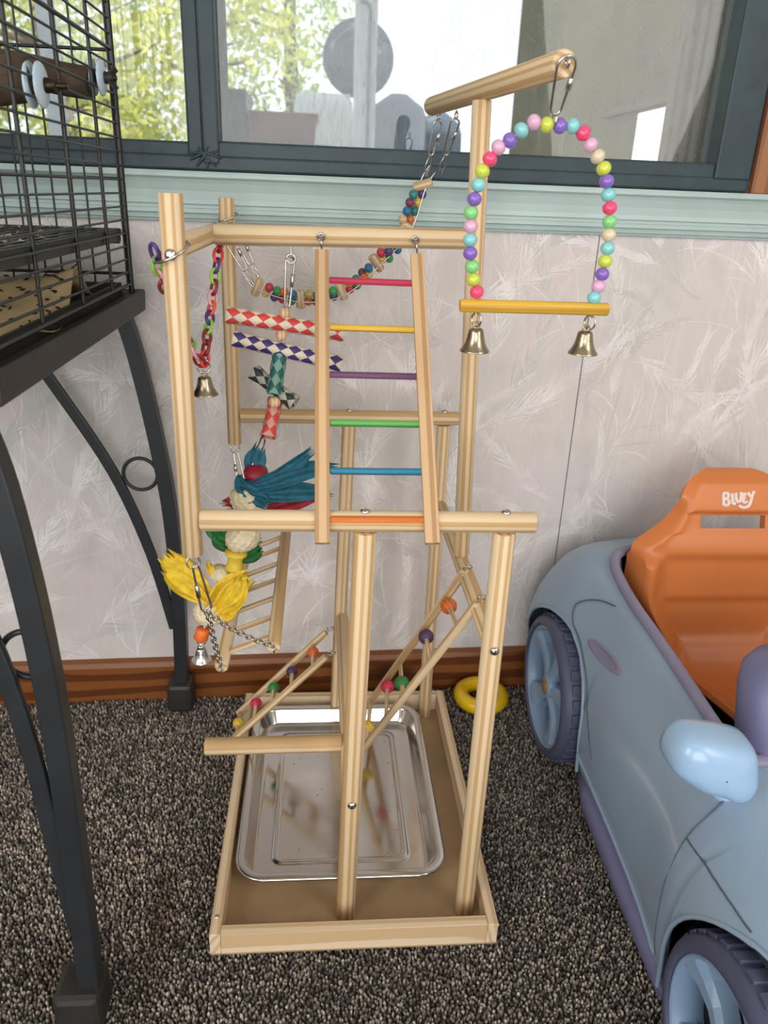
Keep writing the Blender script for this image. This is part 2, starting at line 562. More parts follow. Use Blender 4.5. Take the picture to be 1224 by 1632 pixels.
def carpet_mat():
    m, nt, b = nodes_of('carpet_yarn')
    at = add(nt, 'ShaderNodeAttribute', attribute_name='tint')
    nt.links.new(at.outputs['Color'], b.inputs['Base Color']); b.inputs['Roughness'].default_value = .9
    b.inputs['Sheen Weight'].default_value = .15
    return m
CB = pm('carpet_backing', (70, 62, 55), .95, var=.5, scale=220, bmp=.6, bscale=400)
struct(MB().box(-1.75, 1.5, -2.2, 1.25, -.06, -.009).build('floor', CB))
struct(MB().box(-1.85, 1.62, -2.3, 1.3, 2.4, 2.46).build('ceiling', PAINT))
struct(MB().box(-1.85, -1.75, -2.3, 1.08, -.06, 2.4).build('wall_left', PAINT))
struct(MB().box(1.5, 1.6, -2.3, 1.21, -.06, 2.4).build('wall_right', PAINT))
struct(MB().box(-1.75, 1.5, -2.3, -2.2, -.06, 2.4).build('wall_near', PAINT))

def carpet():
    rs = np.random.RandomState(3)
    p = .0041
    xs = np.arange(-.95, 1.0, p); ys = np.arange(.12, 1.165, p)
    X, Y = np.meshgrid(xs, ys); X = X.ravel(); Y = Y.ravel()
    X = X + rs.uniform(-.4, .4, X.size) * p; Y = Y + rs.uniform(-.4, .4, Y.size) * p
    k = Y < 1.142 + .039 * X - .018
    X = X[k]; Y = Y[k]; n = X.size
    ang = rs.uniform(0, 2 * math.pi, n); lean = rs.uniform(.0003, .0028, n); la = rs.uniform(0, 2 * math.pi, n)
    h = rs.uniform(.0062, .0098, n)
    und = .0012 * np.sin(X * 31 + 2 * np.sin(Y * 17)) * np.sin(Y * 27 + X * 9)
    r1 = rs.uniform(.0013, .0019, n); r2 = rs.uniform(.0015, .0024, n)
    P = np.zeros((n, 9, 3))
    for j in range(4):
        a = ang + j * math.pi / 2
        P[:, j, 0] = X + np.cos(a) * r1; P[:, j, 1] = Y + np.sin(a) * r1; P[:, j, 2] = -.0095
        a = a + .7
        P[:, 4 + j, 0] = X + np.cos(la) * lean * .6 + np.cos(a) * r2; P[:, 4 + j, 1] = Y + np.sin(la) * lean * .6 + np.sin(a) * r2; P[:, 4 + j, 2] = -.0095 + h * .62 + und
    P[:, 8, 0] = X + np.cos(la) * lean; P[:, 8, 1] = Y + np.sin(la) * lean; P[:, 8, 2] = np.minimum(-.0095 + h + und, .0006)
    F = []
    for j in range(4):
        l = (j + 1) % 4
        F += [(j, l, 4 + l), (j, 4 + l, 4 + j), (4 + j, 4 + l, 8)]
    F = np.array(F)
    faces = (F[None] + (np.arange(n) * 9)[:, None, None]).reshape(-1)
    m = bpy.data.meshes.new('carpet_pile')
    m.vertices.add(n * 9); m.vertices.foreach_set('co', P.astype(np.float32).ravel())
    m.loops.add(faces.size); m.loops.foreach_set('vertex_index', faces.astype(np.int32))
    m.polygons.add(faces.size // 3)
    m.polygons.foreach_set('loop_start', np.arange(0, faces.size, 3, dtype=np.int32))
    m.polygons.foreach_set('use_smooth', np.ones(faces.size // 3, dtype=bool))
    m.update(calc_edges=True)
    t = rs.beta(.9, 2.0, n)
    cl = .5 + .5 * np.sin(X * 9 + 1.3) * np.sin(Y * 7 + X * 4)
    t = np.clip(t * (.75 + .45 * cl), 0, 1)
    a = np.array(lin((58, 51, 46))[:3]); c = np.array(lin((214, 200, 184))[:3])
    colr = a + (c - a) * t[:, None]
    # rusty old stains beside the front stand foot
    st = np.exp(-(((X + .19) / .018) ** 2 + ((Y - .69) / .09) ** 2)) * .8 + np.exp(-(((X + .28) / .03) ** 2 + ((Y - .62) / .025) ** 2)) * .9
    st = np.clip(st, 0, 1)[:, None] * .75
    colr = colr * (1 - st) + np.array(lin((92, 62, 40))[:3]) * (.5 + t[:, None]) * st
    C4 = np.ones((n, 9, 4), dtype=np.float32); C4[:, :, :3] = colr[:, None, :]
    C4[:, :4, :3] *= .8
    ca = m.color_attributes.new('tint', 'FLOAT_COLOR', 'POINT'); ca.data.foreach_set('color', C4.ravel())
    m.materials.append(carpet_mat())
    o = bpy.data.objects.new('carpet_pile', m); COL.objects.link(o)
    tag(o, 'speckled grey brown twist pile carpet covering the whole floor', 'carpet', kind='stuff')
carpet()
fz = MB()
for i in range(14):
    a = rnd.uniform(0, 6.28); q = V(-.165, .725, .002); d = V(math.cos(a), math.sin(a), .35) * rnd.uniform(.002, .006)
    fz.tube([q, q + d * .6 + V(0, 0, .0012), q + d], .0003, 4)
tag(fz.build('lint_tuft', color('lint', (214, 210, 204), .9)), 'tiny white lint tuft on the carpet left of the wooden tray', 'lint')

# ------------------------------------------------------------------ outside the window
GRASS = pm('grass_ground', (90, 110, 60), .95, var=.4, scale=3)
struct(MB().box(-30, 30, 4.2, 60, -.5, -.3).build('ground_outside', GRASS))
struct(MB().box(-3, 3, 1.36, 4.0, -.2, -.05).build('porch_floor', pm('porch_boards', (120, 112, 100), .8, var=.2, scale=8)))
JAMB = wood('weathered_board', (124, 112, 100), (84, 75, 67), .8, rings=20)
struct(MB(W).box(.542, .60, .13, .16, .70, 2.0, axis=2).build('trim_3', JAMB))
struct(MB(W).box(-.166, -.128, .06, .085, .75, 2.0, axis=2).build('trim_4', pm('outer_mullion', (96, 94, 86), .7, var=.3, scale=40)))
WP2 = pm('white_post_paint', (214, 222, 232), .6, var=.12, scale=12)
pp = MB().box(.140, .240, 4.0, 4.1, .33, 2.9); struct(pp.build('porch_post', WP2))
pp = MB().box(-1.245, -1.185, 4.0, 4.1, .33, 2.9); struct(pp.build('porch_post', WP2))
ow = MB()
ow.box(.74, .752, 1.34, 1.74, -.1, 2.6); ow.box(.74, .752, 2.02, 3.35, -.1, 2.6)
ow.box(.74, .752, 1.74, 2.02, -.1, .86); ow.box(.74, .752, 1.74, 2.02, 1.005, 2.6)
struct(ow.build('porch_wall', OUTW))
ob = MB().box(.722, .745, 1.34, 2.2, 1.006, 1.03, axis=1)
struct(ob.build('porch_trim', JAMB))
struct(MB().box(-3, 3, 3.4, 6.0, .25, .35).build('porch_deck', pm('porch_boards', (120, 112, 100), .8, var=.2, scale=8)))
struct(MB().box(-3, 3, 1.36, 4.1, 2.9, 3.0).build('added_porch_roof', PAINT))  # unseen roof, added to cut skylight and keep sun off the window
cable = MB().tube(spline([(.205, 3.99, 1.47), (.205, 3.99, 1.545), (.190, 3.99, 1.575), (.160, 3.99, 1.58)], 6), .008, 8)
cable.tube([(.205, 3.99, .34), (.205, 3.99, 1.47)], .008, 8)
tag(cable.build('cable', color('cable_grey', (120, 128, 140))), 'grey cable bending round the white porch post outside', 'cable')

LEAF = None
def leaf_mat(name, a, b_):
    m, nt, b = nodes_of(name)
    g = add(nt, 'ShaderNodeNewGeometry')
    col = ramp(nt, noise(nt, g.outputs['Position'], 3.0, 3), [(.3, lin(a)), (.7, lin(b_))])
    nt.links.new(col, b.inputs['Base Color']); b.inputs['Roughness'].default_value = .5
    tl = add(nt, 'ShaderNodeBsdfTranslucent'); nt.links.new(col, tl.inputs[0])
    mx = add(nt, 'ShaderNodeMixShader'); mx.inputs[0].default_value = .45
    nt.links.new(b.outputs[0], mx.inputs[1]); nt.links.new(tl.outputs[0], mx.inputs[2])
    nt.links.new(mx.outputs[0], nt.nodes['Material Output'].inputs['Surface'])
    return m
LY = leaf_mat('leaves_yellow_green', (196, 200, 84), (236, 232, 150))
LG = leaf_mat('leaves_pale_green', (150, 178, 110), (205, 215, 150))
BARK = pm('bark', (110, 92, 76), .9, var=.4, scale=30, bmp=.6)
def tree(x, y, h, spread, n, mat, label, seed, zlo=.3):
    r = np.random.RandomState(seed)
    t = thing('garden_tree', label, 'tree', (x, y, -.3), 'trees beyond the porch')
    tr = MB().tube(spline([(x, y, -.3), (x + .05, y, h * .3), (x - .04, y, h * .6), (x, y, h * .95)], 5), [.11] * 5 + [.09] * 5 + [.06] * 5 + [.02], 10)
    for k in range(9):
        a = r.uniform(0, 6.28); z = h * r.uniform(.25, .8); L = spread * r.uniform(.5, .9)
        tr.tube(bez([(x, y, z), (x + math.cos(a) * L * .5, y + math.sin(a) * L * .5, z + .1), (x + math.cos(a) * L, y + math.sin(a) * L, z + L * .3)], 6), [.035, .03, .025, .02, .015, .01, .005], 6)
    tr.build('trunk', BARK, t)
    cc = r.uniform(-1, 1, (70, 3)); cc = cc / np.maximum(1, np.linalg.norm(cc, axis=1))[:, None]
    cc = cc * np.array([spread, spread * .7, (h - zlo) * .5]) + np.array([x, y, (h + zlo) * .5])
    c = cc[r.randint(0, 70, n)] + r.normal(0, .16 * spread, (n, 3))
    u = r.normal(0, 1, (n, 3)); u /= np.linalg.norm(u, axis=1)[:, None]
    w = np.cross(u, r.normal(0, 1, (n, 3))); w /= np.linalg.norm(w, axis=1)[:, None]
    L = r.uniform(.03, .06, n)[:, None]
    P = np.stack([c - u * L, c + w * L * .45, c + u * L, c - w * L * .45], 1).reshape(-1, 3) - np.array([x, y, -.3])
    m = bpy.data.meshes.new('foliage'); m.from_pydata(P.tolist(), [], [(4 * i, 4 * i + 1, 4 * i + 2, 4 * i + 3) for i in range(n)])
    m.materials.append(mat)
    o = bpy.data.objects.new('foliage', m); COL.objects.link(o); o.parent = t; o['kind'] = 'stuff'
tree(-2.1, 7.0, 3.6, 1.15, 9000, LY, 'bright yellow green tree behind the cage and left pane', 1)
tree(-1.15, 8.2, 3.6, .95, 5200, LY, 'yellow green tree seen beside the dark mullion', 2)
tree(-.30, 9.0, 3.4, .75, 2600, LG, 'loose pale green tree behind the dark bins and fan', 3)
tree(-2.9, 9.5, 4.0, 1.3, 7000, LG, 'pale green tree farthest left behind the cage wires', 4)

def storage_bin(x, y, z, w, d, h, mat, label):
    t = thing('storage_bin', label, 'bin', (x, y, z), 'stacked bins on the porch')
    b = MB()
    pr = []
    for (k, zz) in ((.90, 0), (.96, h * .8), (1, h * .82), (1, h * .88)):
        pr.append([V(x + sx * w * k / 2, y + sy * d * k / 2, z + zz) for sx, sy in ((-1, -1), (1, -1), (1, 1), (-1, 1))])
    b.grid(pr, closed_u=True); b.sm = [False] * len(b.f); b.build('body', mat, t)
    l = MB().box(x - w * .52, x + w * .52, y - d * .52, y + d * .52, z + h * .88, z + h); l.build('lid', mat, t, bevel=.006)
BN = color('bin_grey', (42, 46, 50)); BR = color('bin_red', (104, 38, 52))
for k, (dx, mt, lb) in enumerate([(.0, BN, 'dark grey storage bin lower in the porch stack'), (.02, BN, 'dark grey storage bin just under the red bin')]):
    storage_bin(-.27 + dx, 4.45, .35 + k * .331, .56, .5, .33, mt, lb)
storage_bin(-.20, 4.45, 1.013, .34, .4, .14, BR, 'small dull red bin on top of the dark bins')
storage_bin(-.46, 4.45, 1.013, .17, .4, .23, BN, 'small dark box beside the red bin on the stack')

def fan():
    t = thing('pedestal_fan', 'round pedestal fan standing behind the white porch post', 'fan', (.218, 5.5, .35))
    c = V(.2126, 5.45, 1.562); D = color('fan_dark', (70, 84, 100))
    MB().lathe([(.0, 0), (.15, 0), (.15, .015), (.03, .03), (0, .03)], (.218, 5.5, .35)).build('base', D, t)
    MB().rod((.218, 5.5, .37), (.218, 5.5, 1.56), .02).build('pole', D, t)
    g = MB()
    for R, yy in ((.215, 0), (.16, -.028), (.105, -.04), (.04, -.044)):
        g.torus(c + V(0, yy, 0), R, .005, (0, 1, 0), 36, 6)
    for k in range(60):
        a = k * math.pi / 30
        e = V(math.cos(a), 0, math.sin(a))
        g.tube([c + e * .04 + V(0, -.044, 0), c + e * .12 + V(0, -.039, 0), c + e * .18 + V(0, -.024, 0), c + e * .215], .0024, 4)
    g.build('grille', D, t)
    MB().lathe([(.03, .052), (.12, .050), (.19, .036), (.212, .004), (.205, .0), (.18, .030), (.03, .046)], c, (0, 1, 0), 40, closed=True).build('rear_guard', D, t)
    bl = MB()
    for k in range(4):
        a0 = k * math.pi / 2; P = []
        for i in range(6):
            rr = .03 + .165 * i / 5
            P.append([c + V(math.cos(a0 + s * .55) * rr, .01 * s, math.sin(a0 + s * .55) * rr) for s in (-1, -.3, .3, 1)])
        bl.grid(P)
    bl.build('blades', D, t, solid=.002)
    MB().lathe([(0, -.03), (.03, -.03), (.045, .0), (.05, .06), (.03, .1), (0, .1)], c, (0, 1, 0)).build('motor', D, t)
fan()

def porch_chair(x, y, top, w, mat, label, roundtop):
    t = thing('patio_chair', label, 'chair', (x, y, .35), 'patio chairs on the porch')
    for sx in (-1, 1):
        for sy in (-1, 1):
            MB().rod((x + sx * w * .44, y + sy * .19, .35), (x + sx * w * .40, y + sy * .17, .78), .016, 10).build('leg', mat, t)
    MB().box(x - w * .46, x + w * .46, y - .22, y + .2, .78, .81).build('seat', mat, t, bevel=.012)
    P = []
    for i in range(9):
        v = i / 8; z = .81 + (top - .81) * v
        hw = w * .48 * (1 if v < .7 else math.sqrt(max(0.02, 1 - ((v - .7) / .3) ** 2 * (.93 if roundtop else .25))))
        P.append([V(x + hw * u / 4, y + .19 + .05 * v - .03 * math.cos(u * .35), z) for u in range(-4, 5)])
    MB().grid(P).build('backrest', mat, t, solid=.02)
    for sx in (-1, 1):
        MB().tube(bez([(x + sx * w * .46, y - .19, .79), (x + sx * w * .52, y - .2, 1.05), (x + sx * w * .5, y + .2, 1.03)], 10), .018, 8).build('armrest', mat, t)
porch_chair(.0, 5.0, 1.342, .38, color('white_resin', (196, 202, 202)), 'pale grey resin chair back beside the dark bins', False)
porch_chair(.448, 4.95, 1.352, .375, color('blue_grey_resin', (84, 100, 122)), 'dark rounded chair just right of the white porch post', True)
porch_chair(.763, 5.45, 1.311, .33, color('blue_grey_resin', (84, 100, 122)), 'lower dark rounded chair farther right on the porch', True)

# ------------------------------------------------------------------ bird cage, its stand and contents
cs = thing('cage_stand', 'black metal cage stand with bowed legs and ring scrolls by the wall', 'stand', (-.5, .83, 0))
def squaretube(name, pts, w, h, up, parent, mat=BLACK):
    P = [Vector(p) for p in pts]; T, _ = frames(P); u = Vector(up)
    vs = []
    for p, t in zip(P, T):
        a = (u - t * u.dot(t)).normalized(); b = t.cross(a)
        for s, q in ((-1, -1), (1, -1), (1, 1), (-1, 1)):
            vs.append(p + a * (s * h / 2) + b * (q * w / 2))
    n = len(P); fs = []
    for i in range(n - 1):
        for k in range(4):
            l = (k + 1) % 4
            fs.append((i * 4 + k, i * 4 + l, (i + 1) * 4 + l, (i + 1) * 4 + k))
    fs += [(3, 2, 1, 0), tuple(range(4 * n - 4, 4 * n))]
    m = MB().add(vs, fs, 0, False)
    return m.build(name, mat, parent, bevel=.0022, fix=True)
def foot(x, y, h):
    MB().box(x - h, x + h, y - h, y + h, .0005, .054).build('foot_cap', PLBLACK, cs, bevel=.007)
for sg in (1, -1):
    mx = (lambda x: x) if sg == 1 else (lambda x: -1.0 - x)
    back = [(-.270, .645), (-.257, .59), (-.2405, .486), (-.2275, .37), (-.2235, .25), (-.2245, .16), (-.2285, .05), (-.229, .03)]
    front = [(-.252, .645), (-.241, .59), (-.2315, .482), (-.228, .37), (-.229, .25), (-.2315, .13), (-.2335, .03)]
    for y, L in ((1.088, back), (.563, front)):
        squaretube('leg', spline([(mx(x), y, z) for x, z in L], 5), .0205, .0215, (0, 1, 0), cs)
    squaretube('scroll_bar', spline([(mx(x), 1.088, z) for x, z in ((-.43, .64), (-.405, .60), (-.374, .548), (-.305, .418), (-.261, .286), (-.234, .152))], 6), .016, .008, (0, 1, 0), cs)
    squaretube('scroll_bar', spline([(mx(x), .560, z) for x, z in ((-.43, .64), (-.355, .585), (-.295, .53), (-.2685, .462), (-.2525, .356), (-.2455, .247), (-.238, .133))], 6), .016, .008, (0, 1, 0), cs)
    MB().torus((mx(-.2655), 1.088, .414), .0245, .0028, (0, 1, 0), 40, 8).build('scroll_ring', BLACK, cs)
    MB().torus((mx(-.2445), .571, .440), .0225, .0028, (0, 1, 0), 40, 8).build('scroll_ring', BLACK, cs)
    foot(mx(-.2310), 1.088, .0205); foot(mx(-.2440), .563, .0235)
fr = MB()
for y in (.566, 1.085): fr.box(-.742, -.258, y - .008, y + .008, .639, .650)
for x in (-.272, -.728): fr.box(x - .008, x + .008, .566, 1.085, .6393, .6497)
fr.build('top_frame', BLACK, cs, bevel=.002)

cg = thing('bird_cage', 'black wire bird cage with a dark plastic base at the left edge', 'cage', (-.5, .83, .651))
CX0, CX1, CY0, CY1, CZ0, CZ1 = -.752, -.2485, .588, 1.060, .684, 1.22
bs = MB()
rows = []
for (e, z) in ((-.012, .655), (.010, .6515), (.0130, .653), (.0145, .678), (.0125, .680), (-.004, .676), (-.012, .672), (-.016, .660)):
    rows.append([V(x, y, z) for x, y in ((CX0 - e, CY0 - e), (CX1 + e, CY0 - e), (CX1 + e, CY1 + e), (CX0 - e, CY1 + e))])
bs.grid(rows + [rows[0]], closed_u=True); bs.sm = [False] * len(bs.f)
bs.build('base_rim', PLBLACK, cg, bevel=.0015, fix=True)
pan = MB().box(CX0 + .014, CX1 - .014, CY0 + .014, CY1 - .014, .654, .658)
for x0, x1, y0, y1 in ((CX0 + .010, CX0 + .014, CY0 + .01, CY1 - .01), (CX1 - .014, CX1 - .010, CY0 + .01, CY1 - .01), (CX0 + .01, CX1 - .01, CY0 + .010, CY0 + .014), (CX0 + .01, CX1 - .01, CY1 - .014, CY1 - .010)):
    pan.box(x0, x1, y0, y1, .656, .690)
pan.build('slide_out_pan', PLBLACK, cg)
wire = .0013
def wmesh(L, r): return MB().tube([(0, 0, 0), (0, 0, L)], r, 6).data('cage_bar', BLACKG)
WY = wmesh(CY1 - CY0, wire); WX = wmesh(CX1 - CX0, wire); WZ = wmesh(CZ1 - CZ0, wire); WZT = wmesh(CZ1 - CZ0, .0021); WYT = wmesh(CY1 - CY0, .0022); WXT = wmesh(CX1 - CX0, .002)
qY = qz((0, 1, 0)); qX = qz((1, 0, 0))
for k in range(34):                       # side panel facing the stand: horizontal wires, and the same on the far side
    z = .688 + k * .01555
    if z < CZ1:
        inst('cage_bar', WYT if k in (0, 17, 33) else WY, cg, (CX1, CY0, z), qY)
        if k % 2 == 0: inst('cage_bar', WY, cg, (CX0, CY0, z), qY)
for y in (.60, .727, .855, .974): inst('cage_bar', WZT, cg, (CX1 - .0028, y, CZ0), None)
for y in (.70, .82, .94): inst('cage_bar', WZ, cg, (CX0 + .002, y, CZ0), None)
for k in range(25):                       # back panel: vertical wires
    inst('cage_bar', WZ, cg, (CX0 + .012 + k * .0203, CY1, CZ0), None)
for z in (.70, .813, .952, 1.09, 1.2): inst('cage_bar', WXT, cg, (CX0, CY1 + .0028, z), qX)
for k in range(13):
    inst('cage_bar', WZ, cg, (CX0 + .02 + k * .04, CY0, CZ0), None)
for z in (.688, .95, 1.2): inst('cage_bar', WXT, cg, (CX0, CY0 - .0028, z), qX)
for x, y in ((CX0, CY0), (CX1, CY0), (CX0, CY1), (CX1, CY1)):
    MB().tube([(x, y, .672), (x, y, CZ1)], .0036, 10).build('corner_post', BLACKG, cg)
tp = MB()
for k in range(14): tp.tube([(CX0 + k * (CX1 - CX0) / 13, CY0, CZ1), (CX0 + k * (CX1 - CX0) / 13, CY1, CZ1)], .0013, 6)
for y in (CY0, .83, CY1): tp.tube([(CX0, y, CZ1), (CX1, y, CZ1)], .002, 6)
tp = tp.build('top_panel', BLACKG, cg); tp['kind'] = 'stuff'
gr = MB()
gx0, gx1, gy0, gy1, gz = CX0 + .006, CX1 - .008, CY0 + .01, CY1 - .008, .7545
for k in range(34): x = gx0 + (gx1 - gx0) * k / 33; gr.box(x - .0034, x + .0034, gy0, gy1, gz - .004, gz)
for k in range(10): y = gy0 + (gy1 - gy0) * k / 9; gr.box(gx0, gx1, y - .005, y + .005, gz - .0035, gz - .0004)
gr.box(gx0 - .002, gx1 + .002, gy0 - .003, gy0 + .003, gz - .017, gz + .001); gr.box(gx1 - .003, gx1 + .002, gy0, gy1, gz - .014, gz + .001); gr.box(gx0, gx1, gy1 - .003, gy1 + .003, gz - .017, gz + .001)
gr.build('floor_grate', PLBLACK, cg)['kind'] = 'stuff'
r = random.Random(9)
dbr = MB()
for k in range(150):
    x = r.uniform(gx0 + .01, gx1 - .005); y = r.uniform(gy0 + .01, gy1 - .01); L = r.uniform(.002, .006); a = r.uniform(0, 6.3)
    d = V(math.cos(a) * L, math.sin(a) * L, 0)
    dbr.tube([V(x, y, gz + .0008) - d, V(x, y, gz + .0022), V(x, y, gz + .0008) + d], [.0004, .0011, .0004], 5)
tag(dbr.build('feather_scraps', pm('pale_scraps', (170, 160, 140), .9, var=.5, scale=300)), 'pale seed husks and fluff scattered on the cage grate', 'debris', kind='stuff')

PAPER = pm('paper_liner', (206, 182, 136), .8, var=.12, scale=30, bmp=.2)
rows = []
for i in range(13):
    t = i / 12; row = []
    for k in range(17):
        s = k / 16
        x = -.265 - .26 * t + .01 * math.sin(s * 5); y = .62 + .37 * s
        bumpz = .045 * math.exp(-((s - .80) / .12) ** 2) * max(0, 1 - t * 1.8) + .012 * math.sin(s * 7 + t * 5) ** 2
        row.append(V(x, y, .6735 + bumpz + .010 * (1 - abs(2 * t - 1))))
    rows.append(row)
pl = MB().grid(rows).build('paper_sheet', PAPER, None, solid=.0008)
tag(pl, 'crumpled tan paper sheet lying in the bottom pan of the cage', 'paper')
sd = MB()
for k in range(110):
    s = r.uniform(.35, .93); t = r.random() ** 1.7 * .7
    i = min(11, int(t * 12)); j = min(15, int(s * 16))
    p = rows[i][j].lerp(rows[i + 1][j + 1], r.random()) + V(0, 0, .0016)
    a = r.uniform(0, 6.3); L = r.uniform(.002, .0045); d = V(math.cos(a), math.sin(a), r.uniform(-.3, .5)) * L
    sd.tube([p - d, p, p + d], [.0004, .0012, .0004], 5)
tag(sd.build('seed_hulls', pm('seed_black', (34, 28, 24), .6, var=.3, scale=200)), 'dark seed hulls spilled over the tan paper in the cage', 'seeds', kind='stuff')

BRCH = pm('branch_bark', (74, 58, 44), .85, var=.5, scale=60, bmp=.8)
WASH = pm('white_washer', (196, 216, 230), .4, var=.05)
DARKM = pm('dark_bolt', (60, 52, 40), .4, .8, var=.3, scale=60)
def branch(y, z, r0, L, label, seed, wing):
    t = thing('branch_perch', label, 'perch', (CX1 - .003, y, z))
    rr = random.Random(seed)
    pts = [V(CX1 - .006 - L * i / 10, y + .01 * math.sin(i * .7 + seed), z + .008 * math.sin(i * .9 + seed) - .004 * i / 10) for i in range(11)]
    MB().tube(pts, [r0 * (1 + rr.uniform(-.12, .16)) for _ in pts], 12).build('branch', BRCH, t)
    MB().lathe([(0, .0045), (.006, .0045), (.0175, .0025), (.0185, .0012), (.0185, 0), (0, 0)], (CX1 + .0022, y, z), (1, 0, 0), 28).build('washer', WASH, t)
    MB().lathe([(0, .0045), (.006, .0045), (.0175, .0025), (.0185, .0012), (.0185, 0), (0, 0)], (CX1 - .0046, y, z), (-1, 0, 0), 28).build('washer', WASH, t)
    MB().rod((CX1 + .003, y, z), (CX1 + (.026 if not wing else .020), y, z), .0030, 12).build('bolt', DARKM, t)
    n = MB().lathe([(0, .010), (.004, .010), (.0058, .006), (.0065, 0), (0, 0)], (CX1 + .0062, y, z), (1, 0, 0), 14)
    for s in (-1, 1):
        a = V(CX1 + .010, y, z); b = a + V(.009, s * .004, s * .0105 if wing else s * .004)
        n.bar(a, b, .008 if wing else .004, .0026, (.4, .8, 0), taper=1.25)
    n.build('wing_nut', PLBLACK if wing else DARKM, t, bevel=.001)
branch(.782, .885, .0170, .30, 'nearer dark branch perch held to the cage by a white washer', 2, False)
branch(.992, .9155, .0155, .34, 'farther dark branch perch with black wing nut at the cage corner', 5, True)

# ------------------------------------------------------------------ ride-on car
car = thing('ride_on_car', 'pale blue toy ride-on car with orange seat parked against the wall', 'toy car', (.60, .62, 0))
XC = .60
BODY = pm('car_blue', (142, 164, 185), .30, 0, .05, 8, coat=.15)
RIMB = pm('rim_blue', (130, 156, 184), .35, 0, .06, 20)
LAV = pm('lavender_plastic', (112, 112, 148), .42, 0, .08, 18)
LAVT = pm('lavender_trim', (138, 134, 160), .42, 0, .06, 18)
TIRE = pm('tire_plastic', (76, 80, 106), .5, 0, .1, 25)
ORG = pm('orange_seat', (212, 124, 66), .38, 0, .05, 14)
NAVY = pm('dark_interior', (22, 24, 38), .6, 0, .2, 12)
MIRR = pm('mirror_blue', (158, 190, 222), .25, 0, .04, 20, coat=.2)
ST_ = [  # Y: sill, low, mid, upper, shoulder, inner (X from the left side)
 (1.128, [(.46, .10), (.435, .13), (.428, .17), (.438, .205), (.458, .235), (.49, .25)]),
 (1.108, [(.385, .075), (.362, .12), (.358, .175), (.374, .228), (.408, .272), (.45, .292)]),
 (1.07, [(.362, .06), (.339, .12), (.338, .18), (.353, .236), (.388, .290), (.432, .311)]),
 (1.0, [(.366, .055), (.344, .12), (.343, .19), (.358, .247), (.389, .297), (.424, .318)]),
 (.92, [(.370, .05), (.357, .11), (.358, .18), (.373, .240), (.402, .290), (.420, .303)]),
 (.84, [(.372, .05), (.362, .10), (.366, .17), (.382, .235), (.409, .288), (.424, .297)]),
 (.74, [(.372, .05), (.362, .10), (.367, .17), (.384, .233), (.411, .283), (.425, .291)]),
 (.63, [(.368, .05), (.359, .10), (.363, .17), (.380, .228), (.409, .273), (.426, .283)]),
 (.535, [(.360, .05), (.348, .11), (.350, .18), (.368, .226), (.402, .253), (.44, .266)]),
 (.405, [(.354, .05), (.342, .12), (.344, .18), (.360, .220), (.395, .243), (.44, .254)]),
 (.265, [(.372, .05), (.356, .11), (.358, .16), (.378, .195), (.410, .213), (.45, .222)]),
 (.165, [(.44, .055), (.415, .10), (.418, .135), (.434, .16), (.46, .173), (.50, .18)]),
 (.130, [(.50, .07), (.485, .10), (.485, .125), (.495, .14), (.51, .15), (.53, .152)])]
WHEELS = (.975, .403); WZ_ = .110; RA = .125
PER = 10
ctr = [spline([(c[i][0], y, c[i][1]) for y, c in ST_], PER) for i in range(6)]
def opening(y):                           # half width of the cockpit opening
    y0, y1, rc = .595, 1.035, .075
    if y <= y0 or y >= y1: return 0
    w = .1750
    e = min(y - y0, y1 - y)
    rr = rc if y > .8 else .03
    if e < rr: w -= rr - math.sqrt(max(0, rr * rr - (rr - e) ** 2))
    return w
NS = len(ctr[0])
secs = []
def side_section(j):
    return spline([ctr[i][j] for i in range(6)], 7)
for j in range(NS):
    S = side_section(j); y = S[0].y
    zb = None
    for wy in WHEELS:
        if abs(y - wy) < RA: zb = WZ_ + math.sqrt(RA * RA - (y - wy) ** 2)
    if zb is not None:
        k = next((i for i, p in enumerate(S) if p.z > zb and i > 0), len(S) - 1)
        a, b = S[k - 1], S[k]
        f = (zb - a.z) / max(1e-6, b.z - a.z)
        S = [a.lerp(b, min(1, max(0, f)))] + S[k:]
    # resample to a fixed count
    L = [0]
    for a, b in zip(S, S[1:]): L.append(L[-1] + (b - a).length)
    out = []; i = 0; K = 26
    for q in range(K):
        d = L[-1] * q / (K - 1)
        while i < len(S) - 2 and L[i + 1] < d: i += 1
        out.append(S[i].lerp(S[i + 1], (d - L[i]) / max(1e-9, L[i + 1] - L[i])))
    secs.append(out)
shell = []; edge = []
for out in secs:
    p = out[-1]; ow_ = opening(p.y); xe = XC - ow_
    zc = p.z + (.014 if ow_ == 0 else .002)
    if xe < p.x + .002: xe = p.x + .002
    top = [V(p.x + (xe - p.x) * q / 5, p.y, p.z + (zc - p.z) * math.sin(q / 5 * math.pi / 2)) for q in range(1, 6)]
    half = out + top
    shell.append(half); edge.append(half[-1])
full = []
for half in shell:
    full.append(half)
mir = [[V(2 * XC - p.x, p.y, p.z) for p in h] for h in shell]
bm_ = MB().grid(full); bm_.grid([h[::-1] for h in mir])
